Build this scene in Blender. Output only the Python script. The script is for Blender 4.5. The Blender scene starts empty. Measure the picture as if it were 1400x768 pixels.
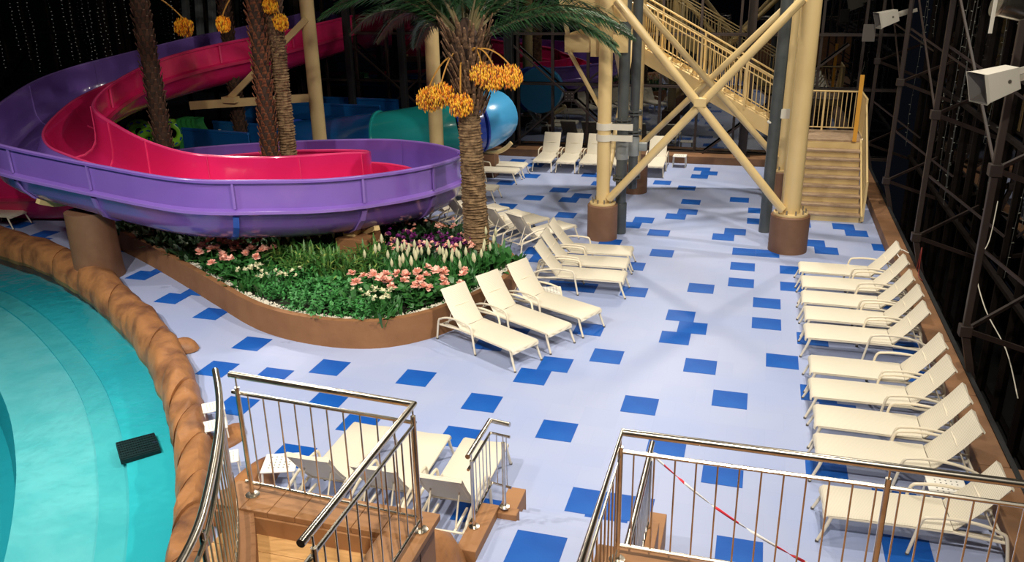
import bpy, math, random
from mathutils import Vector as V, Matrix
from math import sin, cos, pi, radians as rad
random.seed(7)
C = bpy.context.scene.collection
sc = bpy.context.scene

# ------------------------------------------------------------------ camera
F, PIT, ROL, YAW, H = 1143.112, 0.3576218, -0.01831209, -0.28915165, 7.1817337
GX, GY = -3.97819, 13.29419
_cy, _sy = cos(YAW), sin(YAW)
_f = V((_sy*cos(PIT), _cy*cos(PIT), -sin(PIT)))
_r0 = V((_cy, -_sy, 0)); _u0 = _r0.cross(_f)
_r = cos(ROL)*_r0 + sin(ROL)*_u0
_u = -sin(ROL)*_r0 + cos(ROL)*_u0
CAM = V((0, 0, H))
cam = bpy.data.objects.new('camera', bpy.data.cameras.new('camera')); C.objects.link(cam)
cam.data.lens = 36*F/1400; cam.data.sensor_width = 36; cam.data.clip_end = 300
m = Matrix.Identity(4)
for i in range(3):
    m[i][0] = _r[i]; m[i][1] = _u[i]; m[i][2] = -_f[i]; m[i][3] = CAM[i]
cam.matrix_world = m
sc.camera = cam
def ray(u, v): return _r*((u-700)/F) + _u*((384-v)/F) + _f
def at(u, v, z=0.0):                    # survey helper: the point of height z seen at u, v of the photograph
    d = ray(u, v); return CAM + d*((z-H)/d.z)
def aty(u, v, y):
    d = ray(u, v); return CAM + d*(y/d.y)

# ------------------------------------------------------------------ world, lights, exposure
w = bpy.data.worlds.new('night'); sc.world = w; w.use_nodes = True
w.node_tree.nodes['Background'].inputs[0].default_value = (0.10, 0.13, 0.2, 1)
w.node_tree.nodes['Background'].inputs[1].default_value = 0.02
vs = sc.view_settings
vs.view_transform = 'Standard'; vs.look = 'None'; vs.gamma = 1; vs.use_curve_mapping = False; vs.exposure = 0.0
def lamp(name, loc, target, power, size, col, spread=None):
    l = bpy.data.lights.new(name, 'AREA'); l.energy = power; l.size = size; l.color = col; l.shape = 'DISK'
    if spread: l.spread = rad(spread)
    l.energy = power*.34; o = bpy.data.objects.new(name, l); C.objects.link(o); o.location = loc
    o.rotation_euler = (V(target)-V(loc)).to_track_quat('-Z', 'Y').to_euler()
    return o
WARM = (1, .925, .80)
lamp('floodlight', (1.8, 12.0, 12), (-6.5, 15.5, 0), 1700, .4, WARM, 120)
lamp('floodlight', (.5, 0, 13.5), (-1.5, 12, 0), 2000, .5, WARM, 110)
lamp('floodlight', (-8.5, 3, 13), (-8.5, 13.5, 0), 1500, .5, WARM, 100)
lamp('floodlight', (-15.5, 23, 13), (-6, 12, 0), 1350, .5, WARM, 110)
lamp('floodlight', (-3.5, 24, 14.2), (-2.0, 18, 0), 1500, .5, WARM, 130)
lamp('floodlight', (-2.8, 31.5, 10.5), (-4, 30, 0), 2000, .5, WARM, 130)
lamp('floodlight', (3.2, 20, 14), (0, 24, 0), 1700, .5, WARM, 150)
lamp('pool_light', (-16, 7, 12), (-14, 9, 0), 1500, .8, (1, .98, .93), 110)

# ------------------------------------------------------------------ materials
def mat(name, col, rough=.5, metal=0, spec=.5, noise=None, coat=0, bump=None, emit=None, trans=0, sss=0):
    m = bpy.data.materials.new(name); m.use_nodes = True
    nt = m.node_tree; b = nt.nodes['Principled BSDF']
    b.inputs['Base Color'].default_value = (*col, 1); b.inputs['Roughness'].default_value = rough
    b.inputs['Metallic'].default_value = metal; b.inputs['Specular IOR Level'].default_value = spec
    b.inputs['Coat Weight'].default_value = coat; b.inputs['Coat Roughness'].default_value = .08
    tc = nt.nodes.new('ShaderNodeTexCoord')
    if noise:                            # (scale, second colour, contrast low, high)
        n = nt.nodes.new('ShaderNodeTexNoise'); n.inputs['Scale'].default_value = noise[0]; n.inputs['Detail'].default_value = 5
        r = nt.nodes.new('ShaderNodeValToRGB')
        r.color_ramp.elements[0].position = noise[2]; r.color_ramp.elements[1].position = noise[3]
        r.color_ramp.elements[0].color = (*col, 1); r.color_ramp.elements[1].color = (*noise[1], 1)
        nt.links.new(tc.outputs['Object'], n.inputs['Vector']); nt.links.new(n.outputs['Fac'], r.inputs[0])
        nt.links.new(r.outputs[0], b.inputs['Base Color'])
    if bump:                             # (scale, strength)
        n2 = nt.nodes.new('ShaderNodeTexNoise'); n2.inputs['Scale'].default_value = bump[0]; n2.inputs['Detail'].default_value = 4
        bp = nt.nodes.new('ShaderNodeBump'); bp.inputs['Strength'].default_value = bump[1]; bp.inputs['Distance'].default_value = .05
        nt.links.new(tc.outputs['Object'], n2.inputs['Vector']); nt.links.new(n2.outputs['Fac'], bp.inputs['Height'])
        nt.links.new(bp.outputs[0], b.inputs['Normal'])
    if emit:
        b.inputs['Emission Color'].default_value = (*emit[0], 1); b.inputs['Emission Strength'].default_value = emit[1]
    return m
M = {}
M['cream'] = mat('cream_paint', (.70, .52, .245), .38, noise=(1.2, (.64, .47, .215), .35, .7), coat=.2)
M['creamdark'] = mat('tread_wood', (.30, .20, .12), .6, noise=(6, (.42, .30, .2), .3, .7))
M['brown'] = mat('brown_render', (.225, .10, .038), .75, noise=(2.2, (.28, .13, .052), .3, .75), bump=(14, .15))
M['coping'] = mat('tan_coping', (.36, .175, .072), .6, noise=(2.5, (.29, .135, .055), .35, .7))
M['brownbase'] = mat('brown_plinth', (.17, .080, .040), .6, noise=(3, (.21, .105, .055), .3, .7))
M['deck'] = mat('brown_deck', (.25, .12, .052), .65, noise=(1.5, (.15, .075, .035), .35, .7), bump=(20, .1))
M['steel'] = mat('polished_steel', (.78, .72, .62), .26, 1, noise=(9, (.60, .55, .47), .3, .7))
M['ivory'] = mat('ivory_frame', (.76, .68, .53), .4)
M['sling'] = None
M['rubber'] = mat('grey_foot', (.10, .09, .08), .7)
M['grey'] = mat('dark_grey_pipe', (.055, .065, .07), .32, noise=(3, (.08, .09, .09), .3, .7))
M['greyclamp'] = mat('pale_clamp', (.62, .58, .48), .5)
M['greyband'] = mat('grey_coupling', (.25, .27, .27), .45)
M['steelbrown'] = mat('brown_steel', (.030, .017, .013), .5, noise=(2, (.020, .012, .010), .3, .7))
M['steeldark'] = mat('dark_mullion_steel', (.009, .006, .005), .7, spec=.1)
M['black'] = mat('black_steel', (.008, .008, .009), .6)
M['gravel'] = mat('white_gravel', (.62, .58, .48), .9)
M['soil'] = mat('dark_soil', (.02, .022, .012), .95)
M['speaker'] = mat('white_speaker', (.60, .56, .48), .45)
M['speakerin'] = mat('speaker_throat', (.12, .11, .10), .6)
M['orange'] = mat('amber_board', (.75, .36, .04), .45)
M['white'] = mat('white_plastic', (.85, .82, .74), .45)
M['purple'] = mat('purple_gelcoat', (.235, .125, .50), .22, coat=.6, noise=(.8, (.205, .105, .46), .3, .7))
M['pink'] = mat('pink_gelcoat', (.78, .022, .15), .22, coat=.6, noise=(.8, (.70, .018, .13), .3, .7))
M['purplerim'] = mat('pale_purple_flange', (.27, .155, .53), .25, coat=.4)
M['pinkrim'] = mat('pale_pink_flange', (.80, .06, .20), .25, coat=.4)
M['bluerib'] = mat('blue_rib', (.02, .10, .50), .35, coat=.3)
M['teal'] = mat('teal_gelcoat', (.015, .30, .30), .25, coat=.5)
M['blue'] = mat('blue_gelcoat', (.008, .10, .32), .25, coat=.5)
M['navy'] = mat('navy_gelcoat', (.02, .06, .40), .25, coat=.5)
M['sky'] = mat('light_blue_gelcoat', (.08, .42, .80), .25, coat=.5)
M['lime'] = mat('lime_vinyl', (.35, .85, .06), .35, coat=.2)
M['green'] = mat('green_vinyl', (.04, .30, .07), .4)
M['bolt'] = mat('bolt_steel', (.30, .27, .22), .4, .8)
M['date'] = mat('yellow_dates', (.95, .52, .03), .45)
M['date2'] = mat('orange_dates', (.80, .24, .01), .45)
M['date3'] = mat('dark_dates', (.22, .05, .01), .5)
M['stalk'] = mat('orange_stalk', (.50, .24, .04), .5)
M['frond'] = mat('palm_green', (.018, .060, .022), .42, noise=(3, (.035, .105, .035), .35, .7))
M['frondmid'] = mat('palm_midrib', (.16, .13, .06), .5)
M['trunk'] = mat('tan_palm_fibre', (.27, .17, .085), .9, noise=(9, (.10, .055, .025), .4, .65), bump=(25, .8))
M['boot'] = mat('brown_leaf_boot', (.20, .11, .055), .8, noise=(10, (.07, .035, .018), .4, .65), bump=(30, .5))
M['darktrunk'] = mat('dark_palm_fibre', (.030, .015, .010), .9, noise=(10, (.06, .03, .018), .4, .7))
M['redboot'] = mat('reddish_leaf_boot', (.26, .085, .03), .75, noise=(14, (.08, .03, .014), .4, .65), bump=(30, .5))
M['darkboot'] = mat('dark_leaf_boot', (.085, .040, .022), .8)
M['leaf'] = mat('leaf_green', (.035, .16, .030), .45, noise=(4, (.02, .09, .02), .35, .7))
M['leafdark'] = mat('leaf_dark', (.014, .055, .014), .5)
M['leafbright'] = mat('leaf_bright', (.06, .27, .06), .5, noise=(5, (.03, .16, .04), .35, .7))
M['blade'] = mat('variegated_blade', (.05, .16, .03), .45, noise=(8, (.30, .36, .08), .52, .68))
M['petal'] = mat('salmon_petals', (.88, .40, .31), .6, noise=(30, (.92, .56, .45), .4, .6))
M['magenta'] = mat('purple_petals', (.16, .01, .14), .6)
M['bud'] = mat('ivory_buds', (.62, .60, .38), .5)
M['cable'] = mat('dark_cable', (.05, .05, .045), .6)
M['bulbdim'] = mat('dim_led', (.22, .23, .2), .3)
M['bulb'] = mat('clear_led', (.9, .88, .8), .3, emit=((1, .95, .85), .12))
M['tape'] = None

def nodes(m): return m.node_tree, m.node_tree.nodes, m.node_tree.links
def sling_mat():
    m = mat('ivory_sling', (.86, .82, .70), .6); nt, N, L = nodes(m); b = N['Principled BSDF']
    tc = N.new('ShaderNodeTexCoord'); wv = N.new('ShaderNodeTexWave'); wv.bands_direction = 'X'
    wv.inputs['Scale'].default_value = 26; wv.inputs['Distortion'].default_value = .6
    r = N.new('ShaderNodeValToRGB'); r.color_ramp.elements[0].color = (.56, .50, .385, 1); r.color_ramp.elements[1].color = (.76, .70, .57, 1)
    r.color_ramp.elements[0].position = .15; r.color_ramp.elements[1].position = .5
    L.new(tc.outputs['Object'], wv.inputs['Vector']); L.new(wv.outputs['Fac'], r.inputs[0]); L.new(r.outputs[0], b.inputs['Base Color'])
    return m
M['sling'] = sling_mat()
def tape_mat():
    m = mat('barrier_tape', (.9, .88, .86), .5); nt, N, L = nodes(m); b = N['Principled BSDF']
    tc = N.new('ShaderNodeTexCoord'); wv = N.new('ShaderNodeTexWave'); wv.bands_direction = 'X'; wv.inputs['Scale'].default_value = .55
    r = N.new('ShaderNodeValToRGB'); r.color_ramp.interpolation = 'CONSTANT'; r.color_ramp.elements[0].color = (.88, .86, .84, 1)
    r.color_ramp.elements[1].color = (.75, .03, .05, 1); r.color_ramp.elements[1].position = .62
    L.new(tc.outputs['Object'], wv.inputs['Vector']); L.new(wv.outputs['Fac'], r.inputs[0]); L.new(r.outputs[0], b.inputs['Base Color'])
    return m
M['tape'] = tape_mat()
def floor_mat():                         # pale lavender sports tiles, faintly patched
    m = mat('pale_floor_tiles', (.45, .50, .72), .42); nt, N, L = nodes(m); b = N['Principled BSDF']
    tc = N.new('ShaderNodeTexCoord')
    mp = N.new('ShaderNodeMapping'); mp.inputs['Location'].default_value = (-GX, -GY, 0)
    br = N.new('ShaderNodeTexBrick'); br.inputs['Scale'].default_value = 1; br.offset = .5; br.squash = 1
    br.inputs['Brick Width'].default_value = .6; br.inputs['Row Height'].default_value = .6; br.inputs['Mortar Size'].default_value = .0025
    br.inputs['Color1'].default_value = (.360, .410, .605, 1); br.inputs['Color2'].default_value = (.378, .425, .612, 1)
    br.inputs['Mortar'].default_value = (.34, .385, .575, 1)
    b.inputs['Specular IOR Level'].default_value = .25
    n = N.new('ShaderNodeTexNoise'); n.inputs['Scale'].default_value = .55; n.inputs['Detail'].default_value = 4
    r = N.new('ShaderNodeValToRGB'); r.color_ramp.elements[0].position = .42; r.color_ramp.elements[1].position = .66
    r.color_ramp.elements[0].color = (1, 1, 1, 1); r.color_ramp.elements[1].color = (.86, .92, 1.0, 1)
    mx = N.new('ShaderNodeMix'); mx.data_type = 'RGBA'; mx.blend_type = 'MULTIPLY'; mx.inputs[0].default_value = .8
    L.new(tc.outputs['Object'], mp.inputs[0]); L.new(mp.outputs[0], br.inputs['Vector']); L.new(tc.outputs['Object'], n.inputs['Vector'])
    L.new(n.outputs['Fac'], r.inputs[0]); L.new(br.outputs['Color'], mx.inputs[6]); L.new(r.outputs[0], mx.inputs[7])
    L.new(mx.outputs[2], b.inputs['Base Color'])
    return m
M['floor'] = floor_mat()
M['tile'] = mat('blue_floor_tile', (.005, .078, .37), .5, spec=.2, noise=(1.0, (.010, .105, .43), .4, .65))
def plank_mat(name, c1, c2, w, l, rot=0):
    m = mat(name, c1, .55); nt, N, L = nodes(m); b = N['Principled BSDF']
    tc = N.new('ShaderNodeTexCoord'); n = N.new('ShaderNodeTexNoise')
    mp = N.new('ShaderNodeMapping'); mp.inputs['Scale'].default_value = (1, 9, 9) ; mp.inputs['Rotation'].default_value = (0, 0, rot)
    n.inputs['Scale'].default_value = 3; n.inputs['Detail'].default_value = 5
    r = N.new('ShaderNodeValToRGB'); r.color_ramp.elements[0].position = .35; r.color_ramp.elements[1].position = .7
    r.color_ramp.elements[0].color = (*c1, 1); r.color_ramp.elements[1].color = (*c2, 1)
    L.new(tc.outputs['Object'], mp.inputs[0]); L.new(mp.outputs[0], n.inputs['Vector']); L.new(n.outputs['Fac'], r.inputs[0]); L.new(r.outputs[0], b.inputs['Base Color'])
    return m
M['plank'] = plank_mat('golden_planks', (.66, .38, .15), (.52, .28, .10), .2, 1)
M['rock'] = mat('painted_rock', (.37, .165, .06), .5, noise=(1.9, (.13, .055, .028), .42, .70), bump=(3, .9))
def glass_mat(name, tint, ior, rough=.01):
    m = bpy.data.materials.new(name); m.use_nodes = True; nt, N, L = nodes(m); N.remove(N['Principled BSDF'])
    out = N['Material Output']; t = N.new('ShaderNodeBsdfTransparent'); g = N.new('ShaderNodeBsdfGlossy'); fr = N.new('ShaderNodeFresnel')
    mx = N.new('ShaderNodeMixShader'); t.inputs[0].default_value = (*tint, 1); g.inputs['Roughness'].default_value = rough; fr.inputs[0].default_value = ior
    g.inputs[0].default_value = (1, 1, 1, 1)
    L.new(fr.outputs[0], mx.inputs[0]); L.new(t.outputs[0], mx.inputs[1]); L.new(g.outputs[0], mx.inputs[2]); L.new(mx.outputs[0], out.inputs[0])
    return m, fr, g
M['glass'] = glass_mat('night_glass', (.25, .28, .3), 2.1)[0]
def water_mat():
    m, fr, g = glass_mat('pool_water', (.70, .94, .94), 1.33, .03); nt, N, L = nodes(m)
    tc = N.new('ShaderNodeTexCoord'); n = N.new('ShaderNodeTexNoise'); n.inputs['Scale'].default_value = 3.2; n.inputs['Detail'].default_value = 3
    bp = N.new('ShaderNodeBump'); bp.inputs['Strength'].default_value = .35; bp.inputs['Distance'].default_value = .06
    L.new(tc.outputs['Object'], n.inputs['Vector']); L.new(n.outputs['Fac'], bp.inputs['Height'])
    L.new(bp.outputs[0], fr.inputs['Normal']); L.new(bp.outputs[0], g.inputs['Normal'])
    return m
M['water'] = water_mat()
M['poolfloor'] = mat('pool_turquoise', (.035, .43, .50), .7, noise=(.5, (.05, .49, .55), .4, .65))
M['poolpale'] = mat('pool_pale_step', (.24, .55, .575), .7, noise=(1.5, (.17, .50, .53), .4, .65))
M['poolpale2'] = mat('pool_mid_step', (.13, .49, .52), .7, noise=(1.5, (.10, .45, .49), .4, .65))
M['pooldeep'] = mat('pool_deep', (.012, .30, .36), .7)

# ------------------------------------------------------------------ mesh builder
class MB:
    def __init__(s): s.v = []; s.f = []; s.mi = []
    def add(s, vs, fs, mi=0):
        o = len(s.v); s.v += [tuple(p) for p in vs]; s.f += [tuple(i+o for i in f) for f in fs]; s.mi += [mi]*len(fs); return s
    def box(s, a, b, mi=0, M4=None):
        x0, y0, z0 = a; x1, y1, z1 = b
        vs = [V(p) for p in ((x0,y0,z0),(x1,y0,z0),(x1,y1,z0),(x0,y1,z0),(x0,y0,z1),(x1,y0,z1),(x1,y1,z1),(x0,y1,z1))]
        if M4: vs = [M4 @ p for p in vs]
        return s.add(vs, [(0,3,2,1),(4,5,6,7),(0,1,5,4),(1,2,6,5),(2,3,7,6),(3,0,4,7)], mi)
    def beam(s, a, b, w, h, mi=0, up=V((0,0,1))):
        a = V(a); b = V(b); d = (b-a).normalized(); sd = d.cross(up)
        if sd.length < 1e-4: sd = d.cross(V((0,1,0)))
        sd.normalize(); u = sd.cross(d); vs = []
        for p in (a, b):
            for i, j in ((-1,-1),(1,-1),(1,1),(-1,1)): vs.append(p + sd*i*w/2 + u*j*h/2)
        return s.add(vs, [(0,3,2,1),(4,5,6,7),(0,1,5,4),(1,2,6,5),(2,3,7,6),(3,0,4,7)], mi)
    def tube(s, pts, r, n=8, mi=0, cap=True, closed=False):
        pts = [V(p) for p in pts]; k = len(pts); rs = r if isinstance(r, (list, tuple)) else [r]*k
        vs = []; ref = None
        for i, p in enumerate(pts):
            if closed: d = pts[(i+1) % k]-pts[i-1]
            else: d = pts[min(i+1, k-1)]-pts[max(i-1, 0)]
            d.normalize()
            if ref is None:
                ref = d.cross(V((0,0,1)));
                if ref.length < 1e-3: ref = d.cross(V((0,1,0)))
            else: ref = ref - d*ref.dot(d)
            ref.normalize(); b = d.cross(ref)
            for j in range(n):
                a = 2*pi*(j+.5)/n; vs.append(p + ref*cos(a)*rs[i] + b*sin(a)*rs[i])
        fs = []
        for i in range(k if closed else k-1):
            for j in range(n):
                fs.append((i*n+j, i*n+(j+1) % n, ((i+1) % k)*n+(j+1) % n, ((i+1) % k)*n+j))
        if cap and not closed: fs += [tuple(range(n))[::-1], tuple((k-1)*n+j for j in range(n))]
        return s.add(vs, fs, mi)
    def lathe(s, prof, n=24, c=(0,0,0), mi=0):
        vs = []; c = V(c)
        for r, z in prof:
            for j in range(n): vs.append(c + V((r*cos(2*pi*j/n), r*sin(2*pi*j/n), z)))
        fs = []
        for i in range(len(prof)-1):
            for j in range(n): fs.append((i*n+j, i*n+(j+1) % n, (i+1)*n+(j+1) % n, (i+1)*n+j))
        fs += [tuple(range(n))[::-1], tuple((len(prof)-1)*n+j for j in range(n))]
        return s.add(vs, fs, mi)
    def prism(s, poly, z0, z1, mi=0):
        n = len(poly); vs = [(p[0], p[1], z0) for p in poly]+[(p[0], p[1], z1) for p in poly]
        return s.add(vs, [tuple(range(n))[::-1], tuple(range(n, 2*n))]+[(i, (i+1) % n, n+(i+1) % n, n+i) for i in range(n)], mi)
    def build(s, name, mats, parent=None, loc=(0,0,0), rot=(0,0,0), smooth=35, bevel=0, kind=None, label=None):
        me = bpy.data.meshes.new(name); me.from_pydata(s.v, [], s.f)
        for q in (mats if isinstance(mats, (list, tuple)) else [mats]): me.materials.append(q)
        if any(s.mi): me.polygons.foreach_set('material_index', s.mi)
        me.update()
        if smooth:
            me.shade_smooth(); me.set_sharp_from_angle(angle=rad(smooth))
        o = bpy.data.objects.new(name, me); C.objects.link(o); o.location = loc; o.rotation_euler = rot
        if parent: o.parent = parent
        if bevel:
            b = o.modifiers.new('bevel', 'BEVEL'); b.width = bevel; b.segments = 2; b.limit_method = 'ANGLE'
        if kind: o['kind'] = kind
        if label: o['label'] = label
        return o
def tag(o, label, cat, group=None):
    o['label'] = label; o['category'] = cat
    if group: o['group'] = group
    return o
def thing(name, label, cat, loc=(0,0,0), rz=0, group=None):
    o = bpy.data.objects.new(name, None); C.objects.link(o); o.location = loc; o.rotation_euler = (0,0,rz); o.empty_display_size = .2
    return tag(o, label, cat, group)
def struct(o): o['kind'] = 'structure'; return o
def place(src, name, parent=None, loc=(0,0,0), rot=(0,0,0), scale=None):   # one more object with the same mesh
    o = src.copy(); o.name = name; C.objects.link(o); o.parent = parent; o.location = loc; o.rotation_euler = rot
    if scale: o.scale = scale
    return o
def dup(root, loc, rz, label, group=None, scale=None):
    r = root.copy(); C.objects.link(r); r.location = loc; r.rotation_euler = (0,0,rz); r['label'] = label
    if scale: r.scale = scale
    if group: r['group'] = group
    for ch in list(root.children):
        c = ch.copy(); C.objects.link(c); c.parent = r
        for g in list(ch.children):
            d = g.copy(); C.objects.link(d); d.parent = c
    return r
def catmull(P, n):
    P = [V(p) for p in P]; out = []
    for i in range(len(P)-1):
        a, b, c, d = P[max(i-1, 0)], P[i], P[i+1], P[min(i+2, len(P)-1)]
        for k in range(n):
            t = k/n; out.append(.5*((2*b)+(c-a)*t+(2*a-5*b+4*c-d)*t*t+(3*b-a-3*c+d)*t**3))
    out.append(P[-1]); return out

# ------------------------------------------------------------------ floor, pool, curbs, walls
PI_ = [(-26, 19.2), (-23, 18.3), (-19.87, 17.2), (-18.15, 16.62), (-16.0, 15.56), (-13.8, 14.2), (-11.99, 12.9), (-10.44, 11.55), (-9.44, 10.55), (-8.5, 9.5), (-7.75, 8.55), (-7.1, 7.6), (-6.5, 6.4), (-6.1, 5.0), (-5.9, 3.0)]
PO_ = [(-26.6, 20.3), (-23.4, 19.4), (-21.0, 18.75), (-18.5, 17.75), (-16.6, 17.05), (-14.4, 15.6), (-12.55, 14.3), (-10.9, 13.0), (-9.75, 11.85), (-8.72, 10.72), (-7.85, 9.68), (-7.08, 8.5), (-6.15, 7.1), (-5.6, 5.4), (-5.4, 3.0)]
edge = [p for p in catmull([(a[0]*.5+b[0]*.5, a[1]*.5+b[1]*.5, 0) for a, b in zip(PI_, PO_)], 4)]
poly = [(p.x, p.y) for p in edge][::-1] + [(-45, 19), (-45, 34.2), (3.6, 34.2), (3.6, 2)]
fl = struct(MB().prism(poly, -.3, 0).build('floor', M['floor'], smooth=0))
TILES = [(-66,12),(-61,13),(-60,10),(-60,12),(-55,9),(-54,8),(-47,7),(-44,8),(-37,5),(-36,6),(-31,1),(-31,3),(-30,4),(-26,2),(-20,-2),(-20,0),(-18,30),(-16,-4),(-16,-2),(-16,24),(-15,1),(-15,29),(-14,26),(-13,-1),(-13,19),(-11,-3),(-11,21),(-10,-6),(-10,30),(-9,23),(-8,-4),(-7,-1),(-7,21),(-7,27),(-6,12),(-6,18),(-6,22),(-5,11),(-5,25),(-4,2),(-3,3),(-3,21),(-2,-4),(-2,-2),(-2,12),(0,8),(-2,8),(-1,13),(0,0),(0,14),(1,1),(1,17),(1,-7),(2,4),(2,18),(2,26),(3,-3),(3,11),(4,2),(4,8),(4,16),(5,13),(5,19),(5,25),(6,-6),(6,20),(6,22),(6,28),(6,30),(7,-7),(7,-1),(7,29),(8,-6),(8,4),(8,6),(9,-3),(9,5),(9,9),(10,2),(10,16),(11,17),(11,23),(12,-4),(12,0),(12,10),(12,12),(12,14),(13,-7),(13,19),(13,21),(14,6),(14,8),(14,14),(15,3),(16,10),(16,12),(17,-3),(17,1),(17,5),(17,19),(18,0),(18,16),(19,15),(20,-6),(20,-4),(21,19),(22,18),(23,-3),(23,3),(23,5),(23,9),(24,16)]
t0 = None
for i, j in TILES:
    if t0 is None:
        t0 = MB().box((-.2985, -.2985, 0), (.2985, .2985, .005)).build('floor_tile', M['tile'], smooth=0); o = t0
    else: o = place(t0, 'floor_tile')
    o.parent = fl; o.location = (GX+.3+i*.3, GY+.3+j*.6, 0.001)
# pool basin
pin = [p for p in catmull([(p[0], p[1], 0) for p in PI_], 4)]
def offs(path, d):
    out = []
    for i, p in enumerate(path):
        t = (path[min(i+1, len(path)-1)]-path[max(i-1, 0)]).normalized(); out.append(V((p.x-t.y*d*-1*-1, p.y+t.x*d, p.z)))
    return out
def basin(d0, z0, d1, z1, mb):
    a = offs(pin, -d0); b = offs(pin, -d1); n = len(a)
    mb.add([(p.x, p.y, z0) for p in a]+[(p.x, p.y, z1) for p in b], [(i, i+1, n+i+1, n+i) for i in range(n-1)])
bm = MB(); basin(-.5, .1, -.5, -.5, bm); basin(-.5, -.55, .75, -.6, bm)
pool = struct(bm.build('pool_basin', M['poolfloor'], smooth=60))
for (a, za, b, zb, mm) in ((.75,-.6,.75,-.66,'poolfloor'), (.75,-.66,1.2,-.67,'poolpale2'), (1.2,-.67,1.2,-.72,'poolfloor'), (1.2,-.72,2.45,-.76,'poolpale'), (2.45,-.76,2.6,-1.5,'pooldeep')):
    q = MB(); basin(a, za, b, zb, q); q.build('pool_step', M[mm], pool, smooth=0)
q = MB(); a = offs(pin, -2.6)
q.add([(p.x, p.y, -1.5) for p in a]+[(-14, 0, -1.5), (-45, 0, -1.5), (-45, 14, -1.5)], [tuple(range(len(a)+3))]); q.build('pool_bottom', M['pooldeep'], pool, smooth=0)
q = MB(); a = offs(pin, .45)
q.add([(p.x, p.y, -.12) for p in a]+[(-45, 2, -.12), (-45, 19, -.12)], [tuple(range(len(a)+2))[::-1]])
wt = q.build('water', M['water'], smooth=0); wt['kind'] = 'stuff'; tag(wt, 'clear turquoise pool water with light ripples', 'water')
# drain crate under the water
GS = .62
cr = thing('drain_grate', 'black mesh box grate lying tilted in the turquoise pool', 'grate', (-9.92, 10.29, -.6), rad(47))
q = MB()
for k in range(17): x = -.52+k*.065; q.box((x-.012, -.27, .34), (x+.012, .27, .36))
for k in range(8): y = -.26+k*.0743; q.box((-.53, y-.01, .335), (.53, y+.01, .365))
q.build('mesh_top', M['black'], cr, smooth=0)
MB().box((-.54, -.28, 0), (.54, .28, .32)).build('box_body', M['black'], cr, smooth=0, bevel=.02); cr.scale = (.60, 1.16, .3)

# curved rock rim, rock by rock
rim = struct(bpy.data.objects.new('pool_rim', None)); C.objects.link(rim)
cin = catmull([(*p, 0) for p in PI_], 10); cou = catmull([(*p, 0) for p in PO_], 10)
i = 0; rng = random.Random(3)
while i < len(cin)-5:
    L = rng.choice((6, 7, 8, 9)); j = min(i+L, len(cin)-1); mb = MB(); nu, nv = 8, 11; vs = []
    hh = .40+rng.uniform(-.05, .07); bul = rng.uniform(.02, .06); ph = rng.uniform(0, 6); sk = .06
    for a in range(nu+1):
        s = a/nu; edgef = (1-abs(2*s-1)**4)
        for b in range(nv):
            t = b/(nv-1); kk = i+(j-i)*s + sk*(t-.5)*6; kk = min(max(kk, 0), len(cin)-1.001)
            k0 = int(kk); fr = kk-k0; A = cin[k0].lerp(cin[k0+1], fr); B = cou[k0].lerp(cou[k0+1], fr)
            an = pi*t; r = .93+.07*edgef+bul*sin(3*s*pi+ph+2*t)
            wv = (1-cos(an))/2
            P = A.lerp(B, .5+(wv-.5)*r); z = (hh*sin(an)**.75)*r + .035*sin(5*t*pi+ph)*sin(s*pi) - .2*(1-sin(an))**2
            vs.append((P.x, P.y, z))
    mb.add(vs, [(a*nv+b, a*nv+b+1, (a+1)*nv+b+1, (a+1)*nv+b) for a in range(nu) for b in range(nv-1)]+[tuple(range(nv))[::-1], tuple(nu*nv+b for b in range(nv))])
    mb.build('rock', M['rock'], rim, smooth=50)
    i = j
def rockblob(name, label, loc, sx, sy, sz, seed, zmin=-.2):
    r = random.Random(seed); mb = MB(); n, k = 14, 9; vs = []
    hs = [(r.uniform(-1, 1), r.uniform(-1, 1), r.uniform(-1, 1), r.uniform(.08, .2)) for _ in range(9)]
    for a in range(k+1):
        th = pi*a/k
        for b in range(n):
            p = V((sin(th)*cos(2*pi*b/n), sin(th)*sin(2*pi*b/n), cos(th))); f = 1
            for h in hs: f -= h[3]*max(0, p.dot(V(h[:3]).normalized())-.55)*1.6
            p *= f; vs.append((p.x*sx, p.y*sy, max(p.z*sz, zmin)))
    mb.add(vs, [(a*n+b, (a+1)*n+b, (a+1)*n+(b+1) % n, a*n+(b+1) % n) for a in range(k) for b in range(n)])
    o = mb.build(name, M['rock'], loc=loc, smooth=50); return tag(o, label, 'rock')
rockblob('boulder', 'small brown rock jutting from outer side of the pool rim', (at(248, 478).x, at(248, 478).y, .02), .42, .35, .26, 4, 0)
rockblob('boulder', 'tall orange painted boulder beside the steps below the parapet corner', (-2.98, 6.75, .35), .45, .75, 1.25, 9, -1.0)
rockblob('boulder', 'pale speckled rock ledge behind the pool rim beside white tables', (-6.75, 8.95, .02), .30, .9, .38, 12, 0)
rockblob('boulder', 'low sandy rock behind pool rim near the left handrail post', (-7.95, 10.2, .0), .3, .55, .13, 15, 0)

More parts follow.
